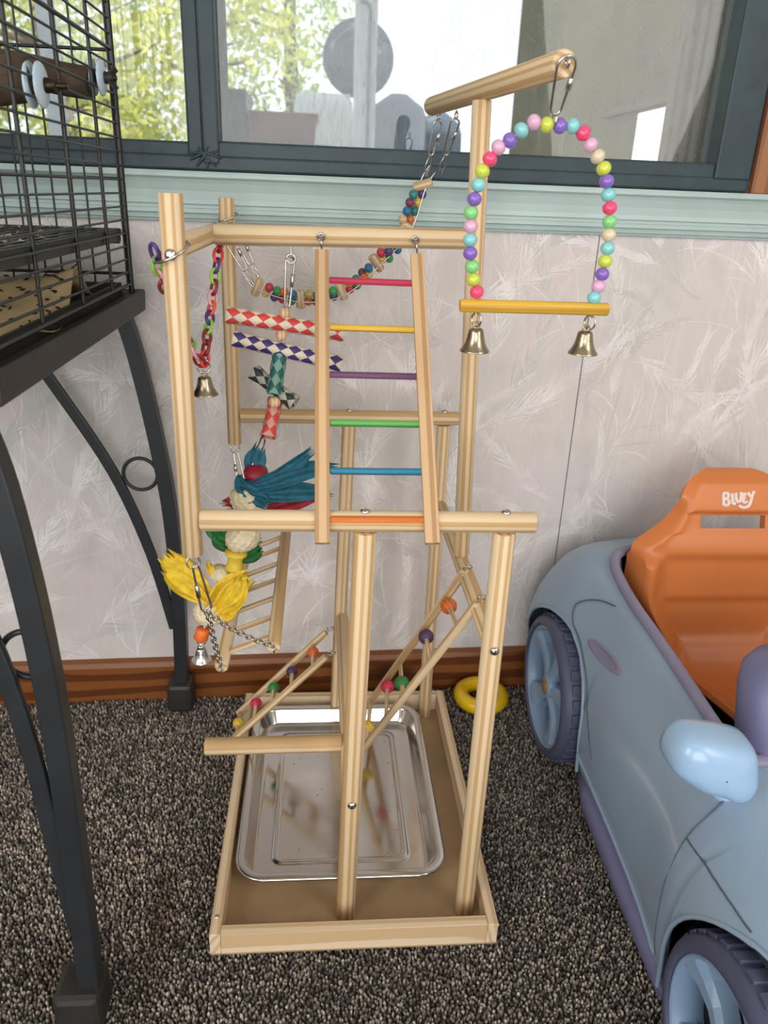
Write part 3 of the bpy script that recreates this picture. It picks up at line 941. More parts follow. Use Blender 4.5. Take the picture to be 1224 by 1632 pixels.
# close rear and nose
for h, m_ in ((shell[0], mir[0]), (shell[-1], mir[-1])):
    b0 = h + m_[::-1]
    bm_.add(b0, [tuple(range(len(b0)))], 0, False)
bm_.build('body_shell', BODY, car, solid=.004, fix=True)
MB().box(.412, .788, .20, 1.08, .055, .10).build('underbody', NAVY, car, bevel=.01)
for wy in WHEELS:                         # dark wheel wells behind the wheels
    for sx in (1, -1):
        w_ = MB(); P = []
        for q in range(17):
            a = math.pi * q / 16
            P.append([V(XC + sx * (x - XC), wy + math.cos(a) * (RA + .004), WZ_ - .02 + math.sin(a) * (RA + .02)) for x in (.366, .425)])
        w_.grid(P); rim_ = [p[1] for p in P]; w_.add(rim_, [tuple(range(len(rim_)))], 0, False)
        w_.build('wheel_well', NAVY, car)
ol = [p for p in edge if opening(p.y) > 0]
ol2 = ol + [V(2 * XC - p.x, p.y, p.z) for p in ol[::-1]]
MB().tube([p + V(0, 0, .002) for p in ol2], .0075, 10, closed=True).build('cockpit_trim', LAVT, car)
tub = MB(); rows = [[V(XC + (p.x - XC) * k, .83 + (p.y - .83) * k, z if z else p.z) for p in ol2] for k, z in ((1, None), (.985, .24), (.97, .13), (.95, .105))]
tub.grid(rows, closed_u=True); tub.add(rows[-1], [tuple(range(len(ol2)))], 0, False)
tub.build('cockpit_tub', NAVY, car)
inner = MB(); inner.grid([[p + V((XC - p.x) * .04, 0, -.004) for p in ol2[3:-3]], [p + V((XC - p.x) * .08, 0, -.030) for p in ol2[3:-3]]])
inner.build('cockpit_lining', LAV, car, solid=.002)

def side_x(y, z):
    best = None
    for j in range(NS - 1):
        ya, yb = ctr[2][j].y, ctr[2][j + 1].y
        if min(ya, yb) <= y <= max(ya, yb):
            S = side_section(j)
            for a, b in zip(S, S[1:]):
                if a.z <= z <= b.z:
                    return a.x + (b.x - a.x) * (z - a.z) / max(1e-6, b.z - a.z)
            return S[-1].x
    return .36
def on_side(pts, off=0.0):
    return [V(side_x(y, z) - off, y, z) for y, z in pts]
GAP = pm('panel_gap_dark', (84, 96, 110), .6)
def dens(pts, n=6):
    return [(p.x, p.y) for p in spline([(a, b, 0) for a, b in pts], n)]
PGR = [V(side_x(y, z) - .0004, y, z) for y, z in ((.905, .293), (.940, .283), (.962, .264), (.951, .242), (.918, .228), (.872, .197), (.846, .165), (.822, .140), (.80, .118))]
MB().tube(spline(PGR, 6), .0010, 6).build('panel_gap', GAP, car)
for nm, pts in (('front', [(.578, .270), (.568, .250), (.563, .221), (.556, .18), (.549, .124), (.548, .075)]), ('fender', [(.563, .221), (.530, .226), (.490, .230), (.446, .2335)])):
    MB().tube(on_side(dens(pts), .0006), .0010, 6).build('panel_gap', GAP, car)
MB().tube(on_side(dens([(.845, .088), (.78, .084), (.70, .082), (.62, .080), (.548, .076)]), .0012), .0028, 8).build('side_crease', BODY, car)
for wy in WHEELS:
    pts = []
    for q in range(25):
        a = math.radians(4 + 172 * q / 24)
        y = wy + math.cos(a) * RA; z = WZ_ + math.sin(a) * RA
        pts.append(V(side_x(y, z) + .001, y, z))
    pts = [V(pts[0].x + .004, pts[0].y, .055)] + pts + [V(pts[-1].x + .004, pts[-1].y, .055)]
    MB().tube(pts, .0028, 8).build('arch_lip', BODY, car)
for sx in (1, -1):
    P = []
    for y, x0, zt in ((.862, .372, .056), (.80, .357, .062), (.64, .355, .062), (.535, .355, .062), (.512, .366, .056)):
        P.append([V(XC + sx * (x - XC), y, z) for x, z in ((.41, zt), (x0 + .012, zt), (x0 + .003, zt - .004), (x0, zt - .014), (x0 + .004, .030), (x0 + .012, .022), (.41, .022))])
    sk = MB().grid(P); sk.add(P[0], [tuple(range(7))], 0, False); sk.add(P[-1], [tuple(range(7))], 0, False)
    sk.build('sill_skirt', LAV, car, fix=True)
# oval recess on the door
hy, hz = .858, .242
dh = MB(); P = []
for rr, off in ((1.1, -.0006), (1.0, .0020), (.86, .0026), (.74, .0012), (.4, .0010), (.02, .0010)):
    row = []
    for q in range(28):
        a = 2 * math.pi * q / 28
        dy = math.cos(a) * .043 * rr; dz = math.sin(a) * .0085 * rr
        y = hy + dy; z = hz + dz - dy * .06
        row.append(V(side_x(y, z) - off, y, z))
    P.append(row)
dh.grid(P, closed_u=True); dh.build('door_handle', LAVT, car)

def wheel(yc, sx):
    r = .112; x0 = .341; X = lambda d: XC + sx * (x0 + d - XC)
    ax = (sx, 0, 0); o = (X(0), yc, r)
    w = MB().lathe([(.094, .010), (.0945, .002), (.097, 0), (.104, .001), (.109, .006), (.1105, .014), (.1105, .042), (.107, .052), (.09, .054), (.088, .03)], o, ax, 56, closed=True)
    wh = w.build('wheel', TIRE, car, fix=True)
    rm = MB().lathe([(.094, .012), (.0942, .004), (.0915, .0025), (.089, .005), (.0875, .018), (.0875, .05), (.0915, .05)], o, ax, 56)
    rm.lathe([(0, .006), (.016, .006), (.019, .009), (.020, .022), (0, .022)], o, ax, 28)
    for k in range(5):
        a = math.radians(90 + 72 * k + 10)
        def pt(rr, t, d): 
            return V(X(d), yc + math.cos(a) * rr - math.sin(a) * t, r + math.sin(a) * rr + math.cos(a) * t)
        vs = []
        prof = [(.012, .0085, .007), (.03, .009, .0115), (.05, .0105, .0135), (.07, .014, .011), (.084, .022, .006), (.0905, .029, .005)]
        for rr, hw, d in prof:
            vs += [pt(rr, -hw, d + .006), pt(rr, -hw * .55, d), pt(rr, hw * .55, d), pt(rr, hw, d + .006), pt(rr, hw, d + .022), pt(rr, -hw, d + .022)]
        fs = []
        for i in range(len(prof) - 1):
            for q in range(6):
                fs.append((i * 6 + q, i * 6 + (q + 1) % 6, (i + 1) * 6 + (q + 1) % 6, (i + 1) * 6 + q))
        rm.add(vs, fs, 0, False)
    rm.build('rim', RIMB, wh, fix=True)
    MB().lathe([(0, .036), (.09, .036), (.09, .05), (0, .05)], o, ax, 40).build('rim_back', NAVY, wh)
    MB().lathe([(0, .0025), (.009, .003), (.0115, .0052), (.0115, .008), (0, .008)], o, ax, 24).build('hub_cap', pm('hub_orange', (150, 112, 66), .4), wh)
    for k in range(34):
        a = 2 * math.pi * k / 34
        e = V(0, math.cos(a), math.sin(a))
        q = Matrix(((1, 0, 0), (0, e.y, -e.z), (0, e.z, e.y))).to_quaternion()
        inst('tread_block', TREAD, wh, V(X(.028), yc, r) + e * .1103, q)
tb = MB().box(-.0155, .0155, -.0015, .0034, -.0068, .0068)
TREAD = tb.data('tread_block', TIRE)
_b = bmesh.new(); _b.from_mesh(TREAD); bmesh.ops.bevel(_b, geom=_b.edges[:], offset=.001, segments=1, affect='EDGES'); _b.to_mesh(TREAD); _b.free()
for wy in WHEELS:
    wheel(wy, 1); wheel(wy, -1)

# seat: one curved sheet with a slot under the headrest
SPATH = spline([(.776, .150, .040), (.778, .172, .046), (.790, .182, .052), (.82, .182, .058), (.87, .178, .068), (.915, .178, .080), (.938, .192, .090), (.949, .222, .114), (.956, .250, .134), (.963, .278, .148), (.970, .315, .147), (.975, .342, .146), (.979, .354, .138), (.985, .366, .118), (.990, .378, .100), (.994, .390, .088), (.999, .402, .0815), (1.005, .418, .078), (1.011, .432, .072), (1.017, .443, .062), (1.024, .4495, .048), (1.034, .452, .034)], 6)
def sm(a, b, x):
    t = min(1, max(0, (x - a) / (b - a))); return t * t * (3 - 2 * t)
def seat_pt(u, i):
    p = SPATH[i]; z = p.y; hw = p.z; y = p.x; x = u * hw
    if i > 60 and .366 < z < .399:                   # keeps the sides of the slot straight
        k_ = 12 / 22
        x = u / k_ * .049 if abs(u) <= k_ + 1e-6 else math.copysign(.049 + (abs(u) - k_) / (1 - k_) * (hw - .049), u)
    au = abs(u)
    bol = sm(.70, .84, au) - 1.7 * sm(.9, 1.0, au)
    off = 0; dz = 0
    if i > 36:                                       # on the back rest
        inb = 1 - sm(.325, .34, z)
        off -= .017 * bol * inb
        off += .006 * inb * (1 - sm(.62, .72, au)) * sm(.19, .22, z)
        rec = (1 - sm(.66, .70, au)) * (1 - sm(.262, .272, z)) * sm(.19, .21, z)
        off += .006 * rec
        off -= .008 * sm(.392, .402, z) * (1 - sm(.435, .45, z)) * (1 - sm(.75, 1, au))
        off += .018 * sm(.86, 1.0, au) * (1 - sm(.39, .42, z))
        off -= .0028 * math.exp(-((au - .80) / .05) ** 2) * sm(.345, .355, z) * (1 - sm(.395, .402, z))
    else:
        dz = .003 * bol - .004 * (1 - sm(.6, .7, au)) * (1 if i > 10 else 0)
    return V(XC + x, y + off, z + dz)
NU = 44
rows = [[seat_pt(-1 + 2 * k / NU, i) for k in range(NU + 1)] for i in range(len(SPATH))]
vs = [p for rw in rows for p in rw]; fs = []
for i in range(len(rows) - 1):
    for k in range(NU):
        c = (rows[i][k] + rows[i + 1][k + 1]) / 2
        if i > 60 and .3735 < c.z < .3915 and abs(c.x - XC) < .0489: continue
        fs.append((i * (NU + 1) + k, i * (NU + 1) + k + 1, (i + 1) * (NU + 1) + k + 1, (i + 1) * (NU + 1) + k))
seat = MB().add(vs, fs).build('seat', ORG, car, solid=.014, bevel=.002)
# lettering on the headrest
def letter_pt(a, b):
    z = .4160 + b; i = min(range(60, len(SPATH)), key=lambda q: abs(SPATH[q].y - z)); 
    i2 = i + 1 if SPATH[i].y < z else i - 1
    f = (z - SPATH[i].y) / (SPATH[i2].y - SPATH[i].y) if SPATH[i2].y != SPATH[i].y else 0
    u = (a + .003) / (SPATH[i].z)
    return seat_pt(u, i).lerp(seat_pt(u, i2), f) + V(0, -.0006, 0)
LET = [
 [(-.0215, .0095), (-.0210, -.0075)], [(-.0215, .0085), (-.0160, .0085), (-.0145, .0050), (-.0170, .0018), (-.0205, .0012)], [(-.0205, .0010), (-.0150, .0002), (-.0135, -.0040), (-.0160, -.0070), (-.0210, -.0070)],
 [(-.0095, .0085), (-.0085, -.0035), (-.0080, -.0050), (-.0045, -.0048)],
 [(-.0040, .0090), (-.0035, .0005), (-.0010, -.0025), (.0020, -.0010), (.0030, .0035), (.0030, .0098)],
 [(.0105, .0068), (.0070, .0078), (.0058, .0052), (.0082, .0030), (.0062, .0012), (.0060, -.0018), (.0085, -.0032), (.0118, -.0018)],
 [(.0130, .0100), (.0150, .0060), (.0178, .0045)], [(.0215, .0115), (.0190, .0060), (.0172, .0000), (.0145, -.0070), (.0090, -.0098), (.0035, -.0092), (.0000, -.0062)]]
WHT = pm('white_print', (236, 214, 204), .5, var=.03)
lt = MB()
for s in LET:
    P = [letter_pt(p.x, p.y) for p in spline([(a * 1.08, b * 1.05, 0) for a, b in s], 5)]
    lt.tube(P, .0027, 8)
lo = lt.build('printed_lettering', WHT, car); lo['label'] = 'white lettering on the orange headrest'

# dashboard
d = MB(); P = []
for z, k in ((.18, 1), (.235, 1), (.29, 1), (.335, .99), (.352, .96), (.362, .88), (.366, .5)):
    row = []
    for q in range(40):
        a = 2 * math.pi * q / 40
        c, s = math.cos(a), math.sin(a)
        e = .42
        row.append(V(XC + math.copysign(abs(c) ** e, c) * (.158 - (z - .24) * .05) * k, .610 + (z - .24) * .45 + math.copysign(abs(s) ** .75, s) * .045 * k, z))
    P.append(row)
d.grid(P, closed_u=True); d.add(P[-1], [tuple(range(40))], 0, False)
d.build('dashboard', LAV, car)
# mirrors
def mirror(sx):
    out = [(.327, .335), (.330, .346), (.338, .3545), (.350, .3575), (.378, .353), (.402, .346), (.413, .338), (.4185, .322), (.4235, .298), (.4215, .285), (.415, .277), (.403, .2765), (.385, .285), (.36, .293), (.335, .311), (.328, .322)]
    cx = sum(a for a, b in out) / len(out); cz = sum(b for a, b in out) / len(out)
    ring = spline([(a, b, 0) for a, b in out + out[:1]], 4)[:-1]
    rows = []
    for k, y in ((.86, .588), (.975, .585), (1.0, .578), (1.0, .568), (.985, .560), (.955, .554), (.89, .548), (.74, .5425), (.5, .539), (.2, .5375), (.02, .537)):
        rows.append([V(XC + sx * (cx + (p.x - cx) * k * .96 - XC), y, cz - .003 + (p.y - cz) * k * .96) for p in ring])
    m = MB().grid(rows, closed_u=True); m.add(rows[0], [tuple(range(len(ring)))], 0, False)
    m.build('wing_mirror', MIRR, car, fix=True)
    P = []
    for (x, z, w, h) in ((.392, .283, .010, .010), (.404, .268, .0135, .010), (.417, .256, .0145, .010), (.4255, .247, .0140, .012), (.4315, .229, .0145, .013)):
        P.append([V(XC + sx * (x + math.cos(a) * w - XC), (.580 if z > .25 else .574) + math.sin(a) * h, z + math.cos(a) * w * .35) for a in [2 * math.pi * q / 20 for q in range(20)]])
    MB().grid(P, closed_u=True).build('mirror_stalk', MIRR, car, fix=True)
mirror(1); mirror(-1)

# ------------------------------------------------------------------ wooden play stand
st = thing('play_stand', 'tall pale pine bird play stand of dowels on a shallow wooden box', 'bird stand', (.041, .85, 0))
FY, BY, R = .669, 1.050, .0098
BX0, BX1, BY0, BY1, BH = -.1235, .2065, .624, 1.075, .0345
base = MB().box(BX0 + .001, BX1 - .001, BY0 + .001, BY1 - .001, .0008, .0042); base.build('base_board', HARD, st, bevel=.0006)
MB().box(BX0, BX0 + .0125, BY0, BY1, .0042, BH).build('side_rail', RAWPINE, st, bevel=.0008)
MB().box(BX1 - .0125, BX1, BY0, BY1, .0042, BH).build('side_rail', RAWPINE, st, bevel=.0008)
MB().box(BX0 + .0127, BX1 - .0127, BY0, BY0 + .0125, .0042, BH).build('front_rail', RAWPINE, st, bevel=.0008)
MB().box(BX0 + .0127, BX1 - .0127, BY1 - .0125, BY1, .0042, BH).build('back_rail', RAWPINE, st, bevel=.0008)
def dowel(name, a, b, r=R, m=PINE): return MB().rod(a, b, r).build(name, m, st)
leg_mid = dowel('leg', (.031, FY, .0042), (.0415, FY, .5105), .0112)
leg_right = dowel('leg', (.1755, FY, .0042), (.1765, FY, .5105), .0112)
dowel('leg', (.0255, BY, .0042), (.038, BY, .506)); dowel('leg', (.173, BY, .0042), (.173, BY, .506))
dowel('crossbar', (-.1125, FY, .5215), (.2055, FY, .5205), .0104); dowel('crossbar', (-.1125, BY, .516), (.194, BY, .516))
dowel('post', (-.1215, FY, .486), (-.1205, FY, .803)); dowel('post', (-.122, BY, .475), (-.1205, BY, .796))
dowel('tall_post', (.175, .86, .3935), (.158, .86, .898))
dowel('side_bar', (.0342, FY + .009, .187), (.033, BY - .009, .196)); dowel('side_bar', (.1765, FY + .009, .383), (.175, BY - .009, .384))
dowel('side_bar', (-.121, FY + .009, .762), (-.121, BY - .009, .760))
dowel('top_bar', (-.1125, .86, .7625), (.153, .86, .7665), .0105)
dowel('low_perch', (-.137, .752, .1915), (.0255, .752, .1925), .0104)
pr = dowel('high_perch', (.1885, .682, .908), (.1315, 1.047, .908), .0105)

def screw_mesh():
    m = MB()
    m.lathe([(0, .0034), (.0018, .0034), (.0042, .0026), (.0058, .0012), (.0062, 0), (.0062, -.0006)], n=20)
    m.box(-.0033, .0033, -.0006, .0006, .0028, .0036); m.box(-.0006, .0006, -.0033, .0033, .0028, .0036)
    return m.data('screw', STEEL)
SCR = screw_mesh()
for p, d in [((.1765, FY - .0112, .382), (0, -1, 0)), ((.0352, FY - .0112, .184), (0, -1, 0)), ((.0413, FY, .5315), (0, 0, 1)), ((.1765, FY, .531), (0, 0, 1)),
             ((-.1215, FY - R, .757), (0, -1, .0)), ((.173, BY, .526), (0, 0, 1)), ((.038, BY, .526), (0, 0, 1))]:
    inst('screw', SCR, st, p, qz(d), (.8, .8, .8))
for p in ((BX0 + .006, .648, BH), (BX1 - .006, .76, BH)):
    inst('screw', SCR, st, p, None, (.45, .45, .45), 'small brass screw')

def eye_screw(parent, p, d=(0, 0, -1), ring=.0052, shaft=.006, axis=(0, 1, 0), name='screw_eye'):
    d = Vector(d).normalized(); p = Vector(p)
    m = MB().tube([p - d * .002, p + d * shaft], .0011, 8)
    m.torus(p + d * (shaft + ring), ring, .0011, axis, 22, 8)
    return m.build(name, STEEL, parent)
# wire rings looped round the two left posts (they carry the plastic chain)
def post_ring(c, tilt, parent, rr=.0165):
    c = Vector(c); n = Vector(tilt).normalized()
    return MB().torus(c, rr, .0012, n, 40, 8).build('wire_ring', STEEL, parent)
rA = post_ring((-.1225, FY + .001, .7585), (-.42, -.25, .87), st)
rB = post_ring((-.1195, BY - .002, .7735), (-.30, -.2, .9), st, .0135)

# ------------------------------------------------------------------ hardware builders
def quick_link(parent, a, b, w, nrm, r=.0011, barrel=True, name='quick_link'):
    """pear-shaped wire link from a (narrow end) to b (wide end)"""
    a = Vector(a); b = Vector(b); d = (b - a); L = d.length; d.normalize()
    n = Vector(nrm); n = (n - d * n.dot(d)).normalized(); u = d.cross(n)
    r1 = w * .30; r2 = w * .5
    pts = []
    for k in range(9):
        t = math.pi * k / 8
        pts.append(a + d * (r1 - r1 * math.sin(t)) + u * (r1 * math.cos(t)))
    for k in range(9):
        t = math.pi * k / 8
        pts.append(b - d * (r2 - r2 * math.sin(t)) - u * (r2 * math.cos(t)))
    m = MB().tube(pts, r, 8, closed=True)
    if barrel:
        s = (a + d * r1 + u * r1).lerp(b - d * r2 + u * r2, .42); e = (a + d * r1 + u * r1).lerp(b - d * r2 + u * r2, .74)
        m.tube([s, s.lerp(e, .05), s.lerp(e, .95), e], [r * 1.3, r * 2, r * 2, r * 1.3], 6)
    return m.build(name, STEEL, parent)

BEADM = {}
def bead_mesh(key, mat, r, sq=.92):
    k = (key, r)
    if k not in BEADM:
        prof = [(r * .2, -r * sq * .98)]
        for i in range(1, 10):
            t = math.pi * i / 10
            prof.append((r * math.sin(t), -r * sq * math.cos(t)))
        prof += [(r * .2, r * sq * .98), (r * .16, r * sq * .7), (r * .16, -r * sq * .7)]
        BEADM[k] = MB().lathe(prof, n=20, closed=True).data('bead', mat)
    return BEADM[k]

def bell(parent, top, h, w, mat=BELL, name='bell'):
    """bell hanging from a ring; top is the crown loop's top"""
    top = Vector(top); r = w / 2; z0 = top.z - h * .2
    b = MB()
    pr = [(.0, 0), (r * .35, 0), (r * .47, -h * .05), (r * .52, -h * .12), (r * .58, -h * .3), (r * .67, -h * .46), (r * .80, -h * .60), (r * .95, -h * .70), (r, -h * .745), (r * 1.0, -h * .765), (r * .93, -h * .76), (r * .74, -h * .58), (r * .6, -h * .42), (r * .5, -h * .2), (r * .4, -h * .05), (0, -h * .04)]
    b.lathe([(x, y) for x, y in pr], (top.x, top.y, z0), (0, 0, 1), 32)
    b.f = [f[::-1] for f in b.f]
    b.torus((top.x, top.y, z0 + h * .09), h * .1, h * .035, (0, 1, 0), 16, 8)
    o = b.build(name, mat, parent, fix=False)
    MB().tube([(top.x, top.y, z0 - h * .06), (top.x, top.y, z0 - h * .66)], .0006, 6).sphere((top.x, top.y, z0 - h * .70), r * .24, 12, 8).build('clapper', STEEL, o)
    return o

# ------------------------------------------------------------------ coloured hanging ladder
lad = thing('hanging_ladder', 'straight hanging ladder with six bright coloured rungs between flat beech rails', 'ladder', (.05, .75, .5))
LA0, LA1 = V(-.001, .843, .7505), V(.001, .6465, .508)
RA0, RA1 = V(.0985, .843, .7495), V(.1035, .6465, .508)
dl = (LA1 - LA0).normalized(); nl = V(1, 0, 0).cross(dl)
MB().bar(LA0, LA1, .0140, .0085, (1, 0, 0)).build('side_rail', BEECH, lad, bevel=.0006)
MB().bar(RA0, RA1, .0140, .0085, (1, -.12, 0)).build('side_rail', BEECH, lad, bevel=.0006)
rc = [('pink', (226, 62, 96)), ('yellow', (226, 180, 62)), ('purple', (124, 82, 120)), ('green', (96, 176, 84)), ('blue', (40, 124, 156)), ('orange', (246, 134, 50))]
for k, ((nm, c), t) in enumerate(zip(rc, (.108, .282, .449, .614, .772, .925))):
    a = LA0.lerp(LA1, t); b = RA0.lerp(RA1, t)
    u = (b - a).normalized()
    inst_o = MB().rod(a + u * .0075, b - u * .0068, .0034, 14).build('rung', wood('stain_' + nm, c, tuple(int(x * .82) for x in c), .5, rings=40), lad)
    inst_o['label'] = nm + ' rung'
for p, q in ((LA0, V(-.002, .8478, .7645)), (RA0, V(.0965, .8478, .7645))):
    m = MB().tube(spline([p - dl * .0 + V(0, 0, -.003), p + V(0, 0, .003), (p + q) / 2 + V(0, -.0035, .002), q + V(0, -.002, 0), q + V(0, .001, .0)], 5), .0011, 8)
    m.torus(q + V(0, -.0005, 0), .0036, .0011, (0, 1, .2), 18, 8)
    m.tube([q + V(-.0055, .0005, .001), q + V(.0055, .0005, .001)], .0009, 6)
    m.build('screw_hook', STEEL, lad)

# ------------------------------------------------------------------ beaded arch swing
sw = thing('beaded_swing', 'arched bead swing in pastel colours with yellow perch and two bells', 'swing', (.19, .70, .719))
PAST = {'l': (206, 218, 82), 'p': (226, 176, 206), 't': (140, 208, 208), 'v': (138, 104, 194), 'h': (246, 78, 122), 'g': (140, 214, 136), 'c': (222, 206, 178)}
PM = {k: pm('pastel_bead_' + k, c, .22, 0, .04, 60, coat=.3) for k, c in PAST.items()}
SL = [(.1845, .866), (.1735, .8675), (.1635, .861), (.1545, .853), (.1455, .8475), (.139, .8385), (.1335, .829), (.131, .818), (.1285, .807), (.1265, .796), (.127, .785), (.1275, .774), (.1285, .763), (.131, .752), (.133, .741), (.137, .7305)]
SR = [(.1955, .8655), (.2065, .866), (.216, .861), (.2235, .8525), (.231, .844), (.2375, .835), (.2415, .825), (.2445, .8145), (.2475, .804), (.249, .793), (.250, .782), (.2505, .771), (.2500, .760), (.249, .749), (.247, .7385), (.2445, .7285)]
CLs = 'lptvphltvgptvgyh'.replace('y', 'l'); CRs = 'vthpclvthgctlvpt'
path = [V(x, .70, z) for x, z in reversed(SL)] + [V(x, .70, z) for x, z in SR]
MB().tube([path[0] + V(.001, 0, -.022)] + path[:16] + [V(.19, .70, .8665)] + path[16:] + [path[-1] + V(.001, 0, -.018)], .0012, 6).build('swing_wire', STEEL, sw)
for L, cs in ((SL, CLs), (SR, CRs)):
    for i, ((x, z), c) in enumerate(zip(L, cs)):
        a = L[max(i - 1, 0)]; b = L[min(i + 1, len(L) - 1)]
        inst('bead', bead_mesh(c, PM[c], .0064, .9), sw, (x, .70, z), qz((b[0] - a[0], 0, b[1] - a[1])))
YR = wood('stain_perch', (222, 178, 62), (196, 146, 44), .4, rings=36)
MB().rod((.1225, .70, .7185), (.2590, .70, .7185), .0058, 22).build('perch', YR, sw)
for x in (.1385, .2435):
    MB().torus((x, .6995, .7065), .0062, .0009, (.8, .5, 0), 22, 8).build('bell_ring', STEEL, sw)
    bell(sw, (x + (.0005 if x < .2 else -.003), .6992, .7045), .0275, .0275)
eye_screw(sw, (.1885, .6815, .908), (.15, -1, 0), .0036, .002, (1, .15, 0))
quick_link(sw, (.1885, .694, .8735), (.1895, .6745, .9125), .0155, (.15, -1, .0), .0012)
MB().torus((.1895, .698, .8695), .0032, .0010, (.9, .3, 0), 18, 8, sx=1.5, u=(0, 0, 1)).build('wire_loop', STEEL, sw)

# ------------------------------------------------------------------ double-strand bead bridge
br = thing('bead_rope_bridge', 'sagging double string of wooden rainbow beads behind the coloured ladder', 'bead rope', (.02, 1.03, .7))
BC = {'r': (206, 62, 84), 'y': (240, 206, 106), 'g': (70, 158, 92), 'p': (96, 74, 130), 'o': (226, 122, 62), 'b': (50, 118, 156), 't': (60, 134, 132), 'n': (214, 190, 146), 'm': (128, 62, 92), 'l': (188, 172, 92)}
BMt = {k: wood('wood_bead_' + k, c, tuple(int(x * .88) for x in c), .5, rings=90) for k, c in BC.items()}
rope = [('r', -.068, .692), ('y', -.073, .684), ('g', -.058, .688), ('p', -.062, .679), ('o', -.049, .687), ('r', -.052, .677), ('b', -.038, .684), ('g', -.040, .675),
        ('l', -.017, .685), ('o', -.018, .675), ('b', -.007, .684), ('m', -.008, .675), ('r', .003, .686), ('y', .002, .677), ('g', .0135, .6895), ('p', .0145, .682),
        ('o', .034, .700), ('r', .0355, .692), ('t', .0425, .705), ('g', .0445, .697), ('o', .053, .7065), ('m', .051, .7125), ('b', .0585, .7195), ('y', .060, .712),
        ('p', .0835, .7405), ('y', .077, .7305), ('r', .0735, .7385), ('g', .085, .7315), ('m', .0905, .750), ('b', .0955, .7425),
        ('n', .0995, .779), ('o', .1095, .779), ('b', .1045, .7885), ('t', .1150, .7890), ('m', .1075, .7985), ('y', .1190, .7990), ('t', .1115, .8080), ('p', .1235, .8090)]
def near(q):
    return .0052
for i, (c, x, z) in enumerate(rope):
    inst('bead', bead_mesh('w' + c, BMt[c], .0060, .92), br, (x, 1.03 + (.0048 if i % 2 else -.0048), z), qz((1, 0, .25 if x > 0 else -.3)))
for x, z, dx, dz in ((-.0835, .6915, .4, .9), (-.0285, .678, -.05, 1), (.0245, .6895, -.35, .9), (.0685, .7255, -.6, .8), (.107, .7690, -.85, .45), (.1235, .8195, .95, .3)):
    d = V(dx, -.28, dz).normalized() * .0115
    MB().rod(V(x, 1.03, z) - d, V(x, 1.03, z) + d, .0058, 14).build('spacer_rod', wood('plain_spacer', (214, 192, 160), (190, 160, 124), .6), br)
cp = [V(-.101, 1.03, .707), V(-.0835, 1.03, .6915), V(-.028, 1.03, .6785), V(.0245, 1.03, .6885), V(.0685, 1.03, .7255), V(.107, 1.03, .769), V(.1235, 1.03, .8195), V(.134, 1.03, .838)]
for s in (-1, 1):
    off = V(-.003 * s, .0035 * s, .004 * s)
    MB().tube(spline([p + off for p in cp], 8), .0008, 6).build('cable', STEEL, br)
for (a, b, w) in ((V(-.1165, 1.024, .748), V(-.0975, 1.026, .712), .0115), (V(-.108, 1.036, .752), V(-.090, 1.034, .7185), .0115)):
    quick_link(br, b, a, w, (.2, -1, .3))
    e = (a - b).normalized()
    MB().tube([b + e * .002, b - e * .010 + V(.0035, 0, 0), b - e * .016 + V(.002, 0, 0), b - e * .016 - V(.002, 0, 0), b - e * .010 - V(.0035, 0, 0)], .0007, 6, closed=True).tube([b - e * .0145, b - e * .0205], .0019, 8).build('cable_loop', STEEL, br)
for (a, b) in ((V(.1375, 1.018, .8875), V(.1325, 1.026, .8515)), (V(.1545, 1.000, .8885), V(.1445, 1.018, .8555))):
    pass
for x0, y0, x1, y1 in ((.1362, 1.015, .1300, 1.024), (.1525, .985, .1455, 1.004)):
    a = V(x0, y0, .8905); b = V(x1, y1, .853)
    quick_link(br, b, a, .0105, (.15, -1, 0))
    e = (a - b).normalized()
    MB().tube([b + e * .002, b - e * .012 + V(.0035, 0, 0), b - e * .019 + V(.0018, 0, 0), b - e * .019 - V(.0018, 0, 0), b - e * .012 - V(.0035, 0, 0)], .0007, 6, closed=True).tube([b - e * .017, b - e * .024], .0019, 8).build('cable_loop', STEEL, br)
    MB().torus(a + V(0, 0, .0035), .0036, .0009, (1, .3, 0), 16, 8).tube([a + V(0, 0, .006), V(a.x, a.y, .9)], .0009, 6).build('screw_eye', STEEL, br)

# ------------------------------------------------------------------ plastic chain with bell
ch = thing('plastic_chain', 'rainbow plastic chain looped down from the left posts to a small brass bell', 'chain toy', (-.118, .78, .62))
CHC = {'r': (226, 66, 54), 'u': (84, 54, 128), 'g': (146, 202, 70), 'd': (140, 40, 44), 'p': (230, 170, 176), 'o': (238, 92, 64)}
CHM = {}
for k, c in CHC.items():
    CHM[k] = MB().torus((0, 0, 0), .0048, .0017, (0, 1, 0), 24, 8, sx=1.65, u=(0, 0, 1)).data('chain_link', pm('plastic_' + k, c, .3, 0, .05, 60))
def chain(parent, pts, mesh, pitch, cols=None, name='chain_link', twist0=0):
    P = spline(pts, 20); k = 0; acc = 0; i = 0
    L = [0]
    for a, b in zip(P, P[1:]): L.append(L[-1] + (b - a).length)
    n = int(L[-1] / pitch)
    for j in range(n + 1):
        d = min(j * pitch, L[-1])
        while i < len(P) - 2 and L[i + 1] < d: i += 1
        f = (d - L[i]) / max(1e-9, L[i + 1] - L[i])
        p = P[i].lerp(P[i + 1], f); t = (P[i + 1] - P[i]).normalized()
        q = qz(t) @ Quaternion((0, 0, 1), (j % 2) * math.pi / 2 + .5 + twist0)
        inst(name, mesh if cols is None else mesh[cols[j % len(cols)]], parent, p, q)
chain(ch, [(-.1375, .677, .757), (-.1365, .69, .735), (-.131, .73, .70), (-.129, .765, .668), (-.1205, .783, .6425)], CHM, .0118, 'ugpdgrudpg')
